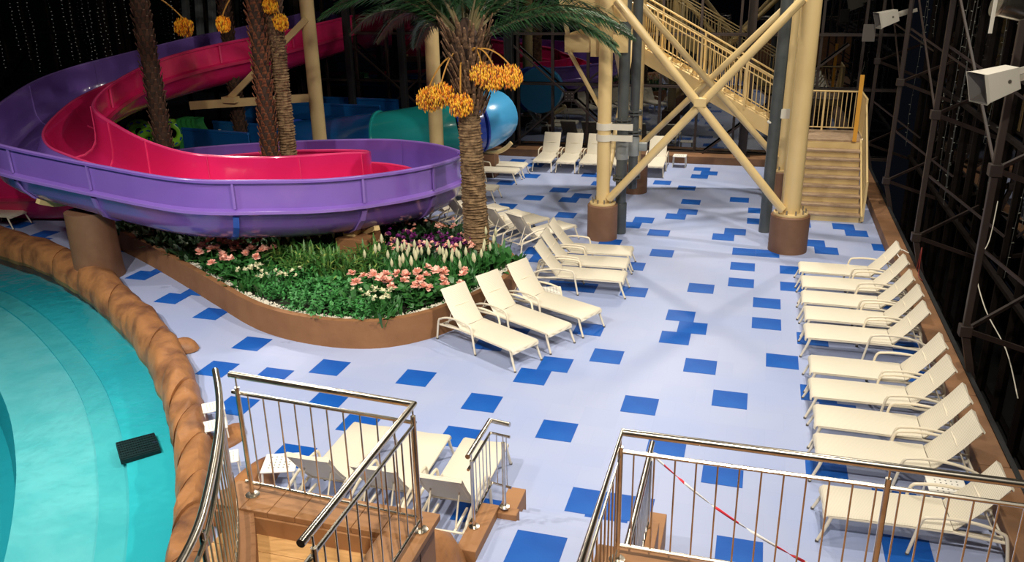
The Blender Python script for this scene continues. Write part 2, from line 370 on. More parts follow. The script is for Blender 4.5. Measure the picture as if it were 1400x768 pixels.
# curbs / walls
struct(MB().box((-45, 32.45, 0), (3.5, 33.9, .3)).build('trim_1', M['deck'], smooth=0, bevel=.02))
dk = struct(bpy.data.objects.new('trim_2', None)); C.objects.link(dk)
for k in range(13):
    y = 5.2+k*2.25; MB().box((3.5, y, 0), (3.92 if y > 10 else 5.3, y+2.235, .3)).build('curb_panel', M['deck'], dk, smooth=0, bevel=.02)
struct(MB().box((3.92, 9.7, -2.2), (4.0, 34, .31)).build('trim_3', M['black'], smooth=0))
struct(MB().box((4.0, 2, -2.4), (5.6, 34, -2.2)).build('floor_lower', M['black'], smooth=0))
struct(MB().box((-45, -6, 15), (6, 35, 15.2)).build('ceiling', M['black'], smooth=0))

def window_wall(name, ms, axis, fixed, c0, c1, step, zs, off):
    root = struct(bpy.data.objects.new(name, None)); C.objects.link(root)
    n = int(round((c1-c0)/step)); mul = hor = None; panes = {}
    zb, zt = zs[0], zs[-1]
    rot = (0, 0, 0) if axis == 'x' else (0, 0, pi/2)
    for k in range(n+1):
        c = c0+k*step; loc = (c, fixed, 0) if axis == 'x' else (fixed, c, 0)
        if mul is None: mul = MB().box((-.045, -.09, zb), (.045, .09, zt)).build('mullion', ms, root, loc, rot, 0)
        else: place(mul, 'mullion', root, loc, rot)
    for z in zs:
        mid = (c0+n*step/2, fixed-off, z) if axis == 'x' else (fixed-off, c0+n*step/2, z)
        if hor is None: hor = MB().box((-n*step/2, -.06, -.045), (n*step/2, .06, .045)).build('transom', ms, root, mid, rot, 0)
        else: place(hor, 'transom', root, mid, rot)
    for a, b in zip(zs[:-1], zs[1:]):
        key = round(b-a, 2)
        for k in range(n):
            c = c0+(k+.5)*step; loc = (c, fixed+.02, (a+b)/2) if axis == 'x' else (fixed+.02, c, (a+b)/2)
            if key not in panes: panes[key] = MB().box((-step/2+.03, -.006, -(b-a)/2+.03), (step/2-.03, .006, (b-a)/2-.03)).build('pane', M['glass'], root, loc, rot, 0)
            else: place(panes[key], 'pane', root, loc, rot)
    return root
window_wall('window_1', M['steelbrown'], 'x', 33.3, -6.62-27*1.43, 5.4, 1.43, [.3, 2.82, 4.75, 7.5, 10.5, 14.9], .12)
window_wall('window_2', M['steeldark'], 'y', 5.45, 3.9, 33.3, 1.435, [-2.2, .6, 3.5, 6.4, 9.3, 14.9], .12)
# steel columns and X braces before the back glass
for n_, x in enumerate((-28.1, -18.9, -9.75, -.5)):
    t = thing('steel_column', ['dark steel wall column at far left behind the purple slide', 'dark steel wall column behind the palms left of centre', 'black steel column with base plate right of blue slide end', 'brown steel column at back glass behind the staircase'][n_], 'column', (x, 32.9, .3))
    MB().box((-.16, -.04, 0), (.16, .04, 14.5)).box((-.16, -.15, 0), (-.13, .15, 14.5)).box((.13, -.15, 0), (.16, .15, 14.5)).build('shaft', M['black'] if n_ == 2 else M['steelbrown'], t, smooth=0)
    MB().box((-.3, -.25, 0), (.3, .25, .04)).build('base_plate', M['steelbrown'], t, smooth=0)
for n_, x in enumerate((-35.9, -28.7, -21.55, -14.4, -7.3, -.15+0.6)):
    t = thing('cross_brace', 'brown steel cross brace on the back glass, ' + ['far left end', 'left behind purple slide top', 'behind the left palm trunks', 'behind the teal slide tube', 'above the white loungers left of tower', 'behind the staircase and landing'][n_], 'brace', (x, 33.02, 2.37))
    for s, q_ in ((1, 1), (1, -1), (-1, 1), (-1, -1)):
        MB().beam((.15*s, 0, .12*q_), (2.45*s, 0, 2.07*q_), .06, .09, up=V((0,1,0))).build('strut', M['steelbrown'], t, smooth=0)
    MB().box((-.2, -.05, -.2), (.2, -.02, .2)).build('gusset_plate', M['steelbrown'], t, smooth=0)
    b = MB()
    for sx in (-.12, 0, .12):
        for sz in (-.12, 0, .12):
            if sx or sz: b.box((sx-.015, -.07, sz-.015), (sx+.015, -.05, sz+.015))
    b.build('bolts', M['bolt'], t, smooth=0, kind='stuff')
# right wall trusses
side = ['leftmost and farthest of the wall trusses', 'second wall truss from the back corner', 'wall truss behind the farthest loungers, third from back', 'wall truss beside middle of lounger row', 'nearest wall truss, at right frame edge']
for n_, y in enumerate((32.2, 26.45, 20.75, 15.15, 9.4)):
    t = thing('wall_truss', 'brown steel truss post with zigzag struts, ' + side[n_], 'truss', (3.8, y, 0))
    MB().box((-.055, -.055, 1.05), (.055, .055, 14.8)).build('front_chord', M['steelbrown'], t, smooth=0, bevel=.01)
    MB().beam((0, 0, 1.05), (.78, 0, -1.9), .12, .12, up=V((0,1,0))).build('leg', M['steelbrown'], t, smooth=0)
    for k in range(5):
        z = 1.08+k*2.87
        MB().box((-.1, -.1, z-.1), (.1, .1, z+.1)).build('node_plate', M['steelbrown'], t, smooth=0, bevel=.01)
        MB().beam((0, 0, z), (1.55, .5, z-.6), .07, .09).build('strut', M['steelbrown'], t, smooth=0)
        MB().beam((0, 0, z), (1.55, 1.45, z+.45), .05, .07).build('strut', M['steelbrown'], t, smooth=0)
        MB().beam((.03, 0, z+1.5), (1.55, -1.1, z+.45), .04, .05).build('strut', M['steelbrown'], t, smooth=0)
    if y < 30: MB().beam((0, 0, 3.95), (0, 5.7, 6.82), .04, .04).build('diagonal_rod', M['steelbrown'], t, smooth=0)
# hanging light strings
def light_string(loc, L, label, group, n=None, bm='bulb'):
    t = thing('light_string', label, 'fairy lights', loc, random.uniform(0, 6), group)
    r = random.Random(int(L*100)); pts = [(.03*sin(k*1.1), .03*cos(k*1.7), -L*k/12) for k in range(13)]
    MB().tube(pts, .008, 4).build('wire', M['cable'], t)
    b = MB(); n = n or int(L/.16)
    for k in range(n):
        z = -L*(k+.5)/n; a = r.uniform(0, 6.28); p = V((.03*sin(-z/L*12*1.1), .03*cos(-z/L*12*1.7), z))
        q_ = p+V((cos(a)*.05, sin(a)*.05, .01)); b.tube([p, q_], .010, 4)
    b.build('led', M[bm], t, kind='stuff')
    return t
STR = []
r = random.Random(5)
for k in range(16):
    y = 12.2+k*1.25; light_string((4.9+r.uniform(-.35, .35), y, 13.5), 13.5-r.uniform(.4, 5.5), 'unlit fairy light string on the right glass wall, number %s counting from the nearest' % ['one','two','three','four','five','six','seven','eight','nine','ten','eleven','twelve','thirteen','fourteen','fifteen','sixteen'][k], 'fairy light strings on the right wall', 40, 'bulbdim')
for u, v in ((8, 95), (42, 84), (57, 100), (84, 92), (101, 84), (110, 87), (127, 84), (134, 82), (146, 79), (153, 77), (165, 62), (177, 48), (28, 70), (240, 55)):
    p = aty(u, v, 30.8); light_string((p.x, p.y, 12), 12-p.z, 'long white fairy light string hanging above the purple slide', 'fairy light strings above the slide at left')

# ------------------------------------------------------------------ big two-lane flume
ST = [((455,8,5.75),(530,10,5.6)), ((400,22,5.5),(467,25,5.4)), ((312,42,5.15),(384,44,5.2)), ((273,49,5.0),(338,53,5.05)), ((203,66,4.68),(279,65,4.85)),
 ((150,79,4.5),(230,78,4.66)), ((104,91,4.28),(190,94,4.4)), ((52,109,4.05),(156,113,4.18)), ((10,135,3.85),(137,128,4.0)), ((-25,165,3.65),(127,143,3.83)),
 ((-20,190,3.45),(132,155,3.7)), ((10,201,3.36),(150,167,3.52)), ((70,214,3.22),(178,183,3.32)), ((130,226,3.12),(205,195,3.17)), ((245,246,2.98),(250,209,3.02)),
 ((350,248,2.86),(300,214.5,2.92)), ((450,246,2.74),(370,216,2.82)), ((532,237,2.64),(440,212,2.70)), ((580,229,2.58),(485,209.5,2.62)), ((610,221,2.52),(500,209.5,2.56)),
 ((633,210,2.46),(504,207.5,2.5)), ((600,199,2.38),(494,206.5,2.46)), ((550,192.5,2.32),(475,206,2.42)), ((500,191.5,2.28),(445,206,2.36)), ((400,194,2.15),(370,208,2.25))]
OUT = [at(*a) for a, b in ST]; INN = [at(*b) for a, b in ST]
OUT += [V((-17.5, 22.9, 1.9)), V((-20.5, 21.9, 1.6)), V((-24.5, 21.6, 1.45)), V((-29, 21.6, 1.4))]
INN += [V((-17.0, 20.6, 1.95)), V((-20.3, 19.75, 1.6)), V((-24.4, 19.4, 1.45)), V((-29, 19.3, 1.4))]
# even out the spacing of the stations, then smooth
NS = 6
Oc = catmull(OUT, NS); Ic = catmull(INN, NS)
for _ in range(3):
    Oc = [Oc[0]]+[(Oc[k-1]+2*Oc[k]+Oc[k+1])/4 for k in range(1, len(Oc)-1)]+[Oc[-1]]
    Ic = [Ic[0]]+[(Ic[k-1]+2*Ic[k]+Ic[k+1])/4 for k in range(1, len(Ic)-1)]+[Ic[-1]]
# section in (s, h): s from +1 (outer rim) to -1 (inner rim), h below the rim
SEC_IN_O = [(.96, 0), (.96, -.35), (.955, -.72), (.93, -.95), (.84, -1.15), (.68, -1.27), (.5, -1.30), (.32, -1.2), (.18, -.98), (.09, -.72), (.045, -.58)]
SEC_EX_O = [(.0, -1.60), (.25, -1.58), (.5, -1.50), (.74, -1.33), (.91, -1.06), (.985, -.80), (1.05, -.74), (1.05, -.66), (.99, -.62), (.99, -.07), (1.05, -.03), (1.05, .02)]
def sec_pt(k, s, h):
    O, I = Oc[k], Ic[k]; c = (O+I)/2; d = (O-I)/2; return c+d*s+V((0, 0, h))
def loft(k0, k1, prof, mb, closed=True, flip=False):
    n = len(prof); vs = [sec_pt(k, s, h) for k in range(k0, k1+1) for s, h in prof]; fs = []
    for a in range(k1-k0):
        for b in range(n if closed else n-1):
            f = (a*n+b, a*n+(b+1) % n, (a+1)*n+(b+1) % n, (a+1)*n+b); fs.append(f[::-1] if flip else f)
    if closed: fs += [tuple(range(n)), tuple((k1-k0)*n+b for b in range(n))[::-1]]
    mb.add(vs, fs)
prof_o = SEC_IN_O + [(.0, -.52)] + SEC_EX_O
prof_i = [(-s, h) for s, h in prof_o]
prof_i = [(s if abs(s) > 1e-6 else -.001, h) for s, h in prof_i]
fl_ = thing('water_slide', 'large twin-lane spiral water slide, purple outer lane and hot pink inner lane', 'water slide', (-15.9, 16.4, 0))
loc0 = V((-15.9, 16.4, 0)); inv = (-loc0.x, -loc0.y, 0)
total = len(Oc)-1; cuts = list(range(0, total, 11))+[total]
for a, b in zip(cuts[:-1], cuts[1:]):
    mb = MB(); loft(a, b, prof_o, mb); o = mb.build('purple_section', M['purple'], fl_, inv, smooth=40)
    if b < total:
        e = MB(); loft(b-0, b+0, prof_o, e) if False else None
    mb = MB(); loft(a, b, prof_i, mb, flip=True); mb.build('pink_section', M['pink'], fl_, inv, smooth=40)
# rim caps (paler flange along each top edge and on the divider)
for nm, s, h, mm, r_ in (('outer_rim', 1.0, .0, 'purplerim', .042), ('inner_rim', -1.0, .0, 'pinkrim', .042), ('divider_rim', 0, -.52, 'pinkrim', .035)):
    MB().tube([sec_pt(k, s, h) for k in range(total+1)], r_, 8).build(nm, M[mm], fl_, inv)
for nm, s, mm in (('outer_flange', 1.06, 'purplerim'), ('inner_flange', -1.06, 'pinkrim')):
    mb = MB(); q_ = .035; loft(0, total, [(s-.03, -.66), (s+.03*(1 if s > 0 else -1), -.67), (s+.03*(1 if s > 0 else -1), -.73), (s-.03, -.76)], mb, flip=(s < 0)); mb.build(nm, M[mm], fl_, inv, smooth=30)
# upright joint ribs outside and thin joint lines inside
def rib(k, prof, w, mb):
    t = (sec_pt(min(k+1, total), 0, 0)-sec_pt(max(k-1, 0), 0, 0)).normalized()
    for (s0, h0), (s1, h1) in zip(prof[:-1], prof[1:]):
        a = sec_pt(k, s0, h0); b = sec_pt(k, s1, h1); mb.beam(a, b, w, .05, up=t.cross(b-a))
def nearest_k(x, y):
    return min(range(20, total-20), key=lambda k: (sec_pt(k, 0, 0)-V((x, y, sec_pt(k, 0, 0).z))).length)
for n_, k in enumerate(cuts[1:-1]):
    mb = MB(); rib(k, [(1.02, 0), (1.02, -.62)], .05, mb); mb.build('joint_rib', M['purplerim'], fl_, inv, smooth=0)
    mb = MB(); rib(k, [(-1.02, 0), (-1.02, -.62)], .05, mb); mb.build('joint_rib', M['pinkrim'], fl_, inv, smooth=0)
    mb = MB(); rib(k, [(s*.998, h+.004) for s, h in SEC_IN_O[:8]], .012, mb); mb.build('joint_line', M['purplerim'], fl_, inv, smooth=0)
    mb = MB(); rib(k, [(-s*.998, h+.004) for s, h in SEC_IN_O[:8]], .012, mb); mb.build('joint_line', M['pinkrim'], fl_, inv, smooth=0)
    mb = MB(); rib(k, [(s*1.02, h*1.01) for s, h in SEC_EX_O[::-1][6:]], .13, mb); mb.build('belly_rib', M['bluerib'] if abs(k-nearest_k(-13.0, 16.3)) < 6 else M['purplerim'], fl_, inv, smooth=0)
def saddle(k, w_=.1):
    pr = [(s*1.06, h-.06) for s, h in SEC_EX_O[:4]]; pr = [(-s, h) for s, h in pr[::-1]]+pr
    mb = MB(); t = (sec_pt(min(k+1, total), 0, 0)-sec_pt(max(k-1, 0), 0, 0)).normalized()
    for (s0, h0), (s1, h1) in zip(pr[:-1], pr[1:]):
        a = sec_pt(k, s0, h0); b = sec_pt(k, s1, h1); mb.beam(a, b, w_, .12, up=t.cross(b-a))
    mb.build('saddle_bracket', M['cream'], fl_, inv, smooth=0)
# supports: brown pillar, pedestal
kp = nearest_k(-15.9, 16.4); saddle(kp-5, .16)
zt = sec_pt(kp, 0, -1.6).z
t = thing('support_pillar', 'thick brown round pillar carrying the purple slide beside the pool', 'pillar', (-15.85, 16.35, 0))
MB().lathe([(.60, 0), (.57, .3), (.55, zt+.05)], 32).build('shaft', M['brownbase'], t)
kq = nearest_k(-9.25, 18.9); saddle(kq-3, .16)
c = sec_pt(kq, .1, 0)
t = thing('slide_pedestal', 'square brown pedestal under the purple slide in the planter', 'pedestal', (-9.3, 17.95, .45))
MB().box((-.42, -.42, 0), (.42, .42, .62)).build('block', M['brown'], t, smooth=0, bevel=.02)
MB().box((-.3, -.2, .62), (0, .2, .9)).build('bracket', M['cream'], t, smooth=0)
for (x, y, u1, v1) in ((-14.97, 26.6, 425, 45), (-10.75, 27.2, 594, 48)):
    z1 = 6.5; lab = 'cream round column between the palms, behind the purple rim' if x < -12 else 'cream round column behind the main palm, in front of the teal tube'
    t = thing('slide_column', lab, 'column', (x, y, 0))
    MB().lathe([(.5, 0), (.5, .5)], 24).build('plinth', M['brownbase'], t)
    MB().lathe([(.25, .5), (.24, z1)], 24).build('shaft', M['cream'], t)
    if x < -12:
        MB().beam((-.2, 0, 3.05), (-4.3, -1.2, 2.85), .12, .28).build('bracket_arm', M['cream'], t, smooth=0)
        MB().beam((-2.9, -.8, 3.1), (.1, -.3, 5.7), .12, .2).build('knee_brace', M['cream'], t, smooth=0)
        MB().box((-3.1, -1.05, 2.95), (-2.6, -.7, 3.15)).build('bracket_foot', M['cream'], t, smooth=0)

# ------------------------------------------------------------------ planter
PL = [(-17.75,18.75),(-16.6,18.1),(-15.32,17.42),(-13.33,16.26),(-11.55,15.18),(-10.24,14.4),(-9.29,14.02),(-8.37,13.86),(-7.56,13.88),(-6.85,14.12),(-6.25,14.65),(-5.85,15.3),(-5.45,16.2),(-5.2,17.2),(-5.3,18.3),(-5.9,19.2),(-6.9,20.0),(-8.3,20.9),(-10,21.6),(-12.5,22),(-15,21.8),(-17,21.2),(-18.2,20.3),(-18.3,19.4)]
def ring(P, n=4):
    Q = [V((*p, 0)) for p in P]; out = []; k = len(Q)
    for i in range(k):
        a, b, c, d = Q[i-1], Q[i], Q[(i+1) % k], Q[(i+2) % k]
        for j in range(n):
            t = j/n; out.append(.5*((2*b)+(c-a)*t+(2*a-5*b+4*c-d)*t*t+(3*b-a-3*c+d)*t**3))
    return out
def inset(R, d):
    out = []; n = len(R)
    for i, p in enumerate(R):
        t = (R[(i+1) % n]-R[i-1]).normalized(); out.append(p+V((-t.y, t.x, 0))*d)
    return out
R0 = ring(PL); R1 = inset(R0, .14); R2 = inset(R0, .36); n = len(R0)
planter = thing('planter', 'long curved brown planter bed edged with white gravel under the slide', 'planter', (-10, 17, 0))
def band(Ra, za, Rb, zb, mb):
    mb.add([(p.x+10, p.y-17, za) for p in Ra]+[(p.x+10, p.y-17, zb) for p in Rb], [(i, (i+1) % n, n+(i+1) % n, n+i) for i in range(n)])
mb = MB(); band(R0, 0, R0, .6, mb); band(R0, .6, R1, .6, mb); band(R1, .6, R1, .4, mb); mb.build('wall', M['brown'], planter, smooth=40)
mb = MB(); mb.add([(p.x+10, p.y-17, .46) for p in inset(R0, .3)], [tuple(range(n))]); mb.build('soil', M['soil'], planter, smooth=0)
g = MB(); rr = random.Random(2)
for i in range(n):
    for k in range(26):
        f = rr.random(); d = .14+.22*rr.random(); a = R0[i].lerp(R0[(i+1) % n], f); b = R2[i].lerp(R2[(i+1) % n], f); p = a.lerp(b, d/.36)
        s = .018+.016*rr.random(); x, y = p.x+10, p.y-17; z = .52+.03*rr.random()
        g.add([(x-s, y, z), (x, y-s, z), (x+s, y, z), (x, y+s, z), (x, y, z+s*1.2)], [(0,1,4), (1,2,4), (2,3,4), (3,0,4)])
mb = MB(); band(inset(R0, .14), .52, inset(R0, .36), .50, mb); g.v, g.f, g.mi, = g.v, g.f, g.mi
o_ = g.build('gravel', M['gravel'], planter, smooth=0, kind='stuff'); mb.build('gravel_bed', M['gravel'], planter, smooth=0)

def leafquad(mb, base, d, L, w, droop, mi=0, up=V((0,0,1))):
    d = V(d).normalized(); sd = d.cross(up)
    if sd.length < .05: sd = V((1, 0, 0))
    sd.normalize(); p0 = V(base); p1 = p0+d*L*.5+V((0, 0, droop*L*.08)); p2 = p0+d*L-V((0, 0, droop*L*.35))
    mb.add([p0-sd*w*.25, p0+sd*w*.25, p1+sd*w*.5, p2, p1-sd*w*.5], [(0, 1, 2, 4), (4, 2, 3)], mi)
def rdir(r, lo, hi):
    a = r.uniform(0, 2*pi); e = rad(r.uniform(lo, hi)); return V((cos(a)*cos(e), sin(a)*cos(e), sin(e)))
def plant_proto(kind, seed):
    r = random.Random(seed); L = MB(); Fm = MB(); t = bpy.data.objects.new('plant', None); C.objects.link(t); t.empty_display_size = .1
    def bloom(p, s, n):
        for k in range(n):
            d = rdir(r, -10, 80); leafquad(Fm, p+d*s*.15, d, s, s*.9, .2)
    if kind == 'grass':
        for k in range(60): leafquad(L, (r.uniform(-.12, .12), r.uniform(-.12, .12), 0), rdir(r, 35, 85), r.uniform(.45, .85), .035, .9)
        L.build('blades', M['blade'], t)
    elif kind == 'begonia':
        for k in range(70): leafquad(L, (r.uniform(-.26, .26), r.uniform(-.26, .26), r.uniform(.0, .32)), rdir(r, 5, 60), r.uniform(.12, .22), .12, .5)
        for k in range(3):
            p = V((r.uniform(-.24, .24), r.uniform(-.24, .24), r.uniform(.38, .48))); L.tube([(p.x*.6, p.y*.6, .0), p], .008, 4); Fm = MB(); bloom(p, .10, 18); Fm.build('flower_head', M['petal'], t)
        L.build('leaves', M['leaf'], t)
    elif kind == 'bud':
        for k in range(40): leafquad(L, (r.uniform(-.2, .2), r.uniform(-.2, .2), 0), rdir(r, 40, 85), r.uniform(.35, .6), .08, .5)
        for k in range(3):
            p = V((r.uniform(-.22, .22), r.uniform(-.22, .22), r.uniform(.46, .62))); L.tube([(p.x*.7, p.y*.7, 0), p], .008, 4)
            MB().lathe([(.004, -.08), (.03, -.03), (.036, .02), (.02, .08), (.003, .12)], 6, p).build('bud', M['bud'], t)
        L.build('leaves', M['leaf'], t)
    elif kind == 'purple':
        for k in range(60): leafquad(L, (r.uniform(-.25, .25), r.uniform(-.25, .25), r.uniform(0, .3)), rdir(r, 5, 70), r.uniform(.12, .2), .07, .5)
        for k in range(14): bloom(V((r.uniform(-.27, .27), r.uniform(-.27, .27), r.uniform(.34, .48))), .06, 9)
        L.build('leaves', M['leafdark'], t); Fm.build('flower_heads', M['magenta'], t, kind='stuff')
    elif kind == 'rose':
        for k in range(60): leafquad(L, (r.uniform(-.25, .25), r.uniform(-.25, .25), r.uniform(0, .3)), rdir(r, 5, 70), r.uniform(.12, .2), .07, .5)
        for k in range(9): bloom(V((r.uniform(-.27, .27), r.uniform(-.27, .27), r.uniform(.36, .5))), .055, 9)
        L.build('leaves', M['leafdark'], t); Fm.build('flower_heads', M['petal'], t, kind='stuff')
    elif kind == 'fern':
        for k in range(20):
            b = V((r.uniform(-.22, .22), r.uniform(-.22, .22), 0)); d = rdir(r, 40, 85); ln = r.uniform(.28, .45)
            for q_ in range(9):
                p = b+d*ln*(q_+2)/10; leafquad(L, p, rdir(r, -10, 60), .09, .05, .3)
        L.build('leaves', M['leafbright'], t)
    elif kind == 'tulip':
        for k in range(60): leafquad(L, (r.uniform(-.24, .24), r.uniform(-.24, .24), 0), rdir(r, 30, 85), r.uniform(.25, .45), .06, .6)
        for k in range(7): bloom(V((r.uniform(-.22, .22), r.uniform(-.22, .22), r.uniform(.36, .46))), .055, 6)
        L.build('leaves', M['leaf'], t); Fm.build('flower_heads', M['bud'], t, kind='stuff')
    elif kind == 'broad':
        for k in range(60): leafquad(L, (r.uniform(-.25, .25), r.uniform(-.25, .25), r.uniform(0, .15)), rdir(r, 20, 80), r.uniform(.22, .42), .10, .6)
        L.build('leaves', M['leaf'], t)
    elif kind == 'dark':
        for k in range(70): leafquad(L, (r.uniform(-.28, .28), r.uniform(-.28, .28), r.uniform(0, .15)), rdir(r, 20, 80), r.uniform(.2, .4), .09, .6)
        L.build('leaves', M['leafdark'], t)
    return t
KINDS = {'grass': ('grass_clump', 'variegated grass clump with arching blades', 'grass'),
 'begonia': ('begonia', 'bushy plant with round salmon-pink flower heads', 'flower'),
 'bud': ('white_lily', 'leafy plant with upright ivory buds', 'flower'),
 'purple': ('purple_flower', 'bushy dark purple flowering plant', 'flower'),
 'rose': ('pink_flower', 'dark-leaved plant with small coral-pink blooms', 'flower'),
 'fern': ('fern', 'low bright green feathery plant', 'fern'),
 'tulip': ('cream_flower', 'low plant with small cream blooms', 'flower'),
 'broad': ('leafy_plant', 'broad-leaved mid-green filler plant', 'plant'),
 'dark': ('dark_plant', 'dark green leafy plant in shade', 'plant')}
def spot(x, y):
    a = 'left end of planter' if x < -13 else 'well left of pedestal' if x < -11 else 'just left of pedestal' if x < -9.5 else 'just right of pedestal' if x < -7.8 else 'near main palm'
    return ('front edge, ' if y < 15.2 else 'front half, ' if y < 16.4 else 'middle, ' if y < 17.6 else 'back, ' if y < 19.5 else 'far back, ')+a
protos = {k: [None, None] for k in KINDS}
def inside(x, y, R):
    c = False; n = len(R)
    for i in range(n):
        a, b = R[i], R[i-1]
        if (a.y > y) != (b.y > y) and x < (b.x-a.x)*(y-a.y)/(b.y-a.y)+a.x: c = not c
    return c
# zones in world coordinates (found from the photograph): kind by position
def zone(x, y, r):
    def near(px, py, rx, ry): return ((x-px)/rx)**2+((y-py)/ry)**2 < 1
    if near(-7.5, 18.4, .95, .75): return 'purple'
    if near(-7.7, 18.5, 1.35, 1.1): return 'rose'
    if near(-7.3, 17.0, 1.35, .75): return 'bud'
    if near(-5.9, 17.9, .8, 1.3): return 'bud' if r.random() < .5 else 'broad'
    if near(-6.9, 15.75, 1.5, .65): return 'begonia'
    if near(-12.0, 16.55, 1.1, .8): return 'begonia'
    if near(-10.9, 17.9, 1.5, .45): return 'bud'
    if near(-9.3, 17.0, 1.9, 1.15): return 'grass'
    if near(-10.3, 15.3, 1.1, .4) or near(-7.5, 14.65, .7, .35): return 'tulip'
    if near(-8.7, 14.8, 2.2, .9): return 'fern' if r.random() < .75 else 'broad'
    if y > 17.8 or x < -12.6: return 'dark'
    return 'broad' if r.random() < .6 else 'fern'
r = random.Random(11); cnt = 0; Rin = inset(R0, .30); y = 13.9
while y < 21.4:
    x = -18
    while x < -4.9:
        px, py = x+r.uniform(-.12, .12), y+r.uniform(-.1, .1); x += .52 if y < 18.2 else .8
        if not inside(px, py, Rin): continue
        if abs(px+9.3) < .55 and -1.1 < py-17.95 < .55: continue
        if (px+6.4)**2+(py-18.6)**2 < .12: continue
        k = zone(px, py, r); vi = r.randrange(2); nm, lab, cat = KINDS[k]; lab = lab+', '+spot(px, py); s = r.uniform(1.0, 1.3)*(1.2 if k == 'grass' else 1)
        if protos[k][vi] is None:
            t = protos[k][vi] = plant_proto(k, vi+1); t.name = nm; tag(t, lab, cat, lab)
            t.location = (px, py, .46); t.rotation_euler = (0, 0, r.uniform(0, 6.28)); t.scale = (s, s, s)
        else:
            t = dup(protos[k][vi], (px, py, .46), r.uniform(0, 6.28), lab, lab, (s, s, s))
        cnt += 1
    y += .46 if y < 18.2 else .75
print('plants', cnt)

# ------------------------------------------------------------------ palms
def frond_mesh(L, seed, droop, nleaf=64):
    r = random.Random(seed); mb = MB(); rach = MB(); pts = []
    for k in range(15):
        t = k/14; pts.append(V((L*t*(1-.16*t*droop), .0, L*(.42*t-.62*droop*t**2.2))))
    rach.tube(pts, [.035*(1-.85*k/14)+.004 for k in range(15)], 5)
    for k in range(nleaf):
        t = .12+.88*k/nleaf; f = t*14; i = min(int(f), 13); p = pts[i].lerp(pts[i+1], f-i); d = (pts[i+1]-pts[i]).normalized()
        ll = L*.17*(sin(pi*min(1, .15+t*.85))**.6)*.9+.06
        for s in (-1, 1):
            for q_ in (0, 1):
                dd = (d*(.75+.3*t)+V((0, s, 0))*(.85-.3*t)+V((0, 0, .28-.45*q_+r.uniform(-.12, .12)))).normalized()
                leafquad(mb, p+d*r.uniform(-.02, .02), dd, ll*r.uniform(.85, 1.05), .042, .7)
    return mb, rach
FM = []
for sd, (L, dr) in enumerate(((4.2, .75), (4.6, .9), (4.0, .6), (4.4, 1.0))):
    mb, ra = frond_mesh(L, sd, dr)
    a = mb.build('leaflets', M['frond'], smooth=0); b = ra.build('midrib', M['frondmid']); b.parent = a; FM.append((a, b, L, dr))
used = set()
def put_frond(parent, k, loc, rz, tilt, s=1):
    a, b, L, dr = FM[k]
    if k in used:
        a2 = a.copy(); C.objects.link(a2); b2 = b.copy(); C.objects.link(b2); b2.parent = a2
    else: used.add(k); a2 = a
    a2.name = 'frond'; a2.parent = parent; a2.location = loc; a2.rotation_euler = (0, tilt, rz); a2.scale = (s, s, s)
def ringed_trunk(mb, z0, z1, r0, r1, step=.07, n=22, seed=1, lean=(0, 0)):
    r = random.Random(seed); k = int((z1-z0)/step); prof = []; vs = []
    for i in range(k*2+1):
        t = i/(k*2); rr = r0+(r1-r0)*t; bulge = .022 if i % 2 else -.012; ph = r.uniform(0, 6.28)
        for j in range(n):
            a = 2*pi*j/n; q_ = rr+bulge+.012*sin(3*a+ph)+r.uniform(-.010, .010)
            vs.append((q_*cos(a)+lean[0]*t, q_*sin(a)+lean[1]*t, z0+(z1-z0)*t+.015*sin(2*a+ph)))
    fs = [(i*n+j, i*n+(j+1) % n, (i+1)*n+(j+1) % n, (i+1)*n+j) for i in range(k*2) for j in range(n)]
    mb.add(vs, fs+[tuple(k*2*n+j for j in range(n))])
def boots(parent, z0, z1, r0, r1, dz, per, L, matn, seed, lean=(0, 0), w=.07, cols=(.0,), elev=62):
    r = random.Random(seed); proto = None; z = z0; i = 0; c_ = 0
    base = MB(); base.add([(-.0, -w, 0), (0, w, 0), (.05, w*.9, 0), (.05, -w*.9, 0), (L*.95, -w*.35, 0.02), (L*.95, w*.35, .02), (L, w*.33, .05), (L, -w*.33, .05)],
        [(0, 4, 5, 1), (3, 2, 6, 7), (0, 3, 7, 4), (1, 5, 6, 2), (4, 7, 6, 5), (0, 1, 2, 3)])
    while z < z1:
        t = (z-z0)/(z1-z0); rr = r0+(r1-r0)*t
        for j in range(per):
            a = 2*pi*(j+(i % 2)*.5+i*.13)/per+r.uniform(-.08, .08)
            loc = (rr*cos(a)+lean[0]*t, rr*sin(a)+lean[1]*t, z+r.uniform(-.02, .02)); rot = (0, -rad(elev+r.uniform(-7, 7)), a)
            if proto is None: proto = base.build('leaf_boot', matn, parent, loc, rot, 0)
            elif c_ < 290: place(proto, 'leaf_boot', parent, loc, rot, (r.uniform(.8, 1.15),)*3)
            c_ += 1
        z += dz; i += 1
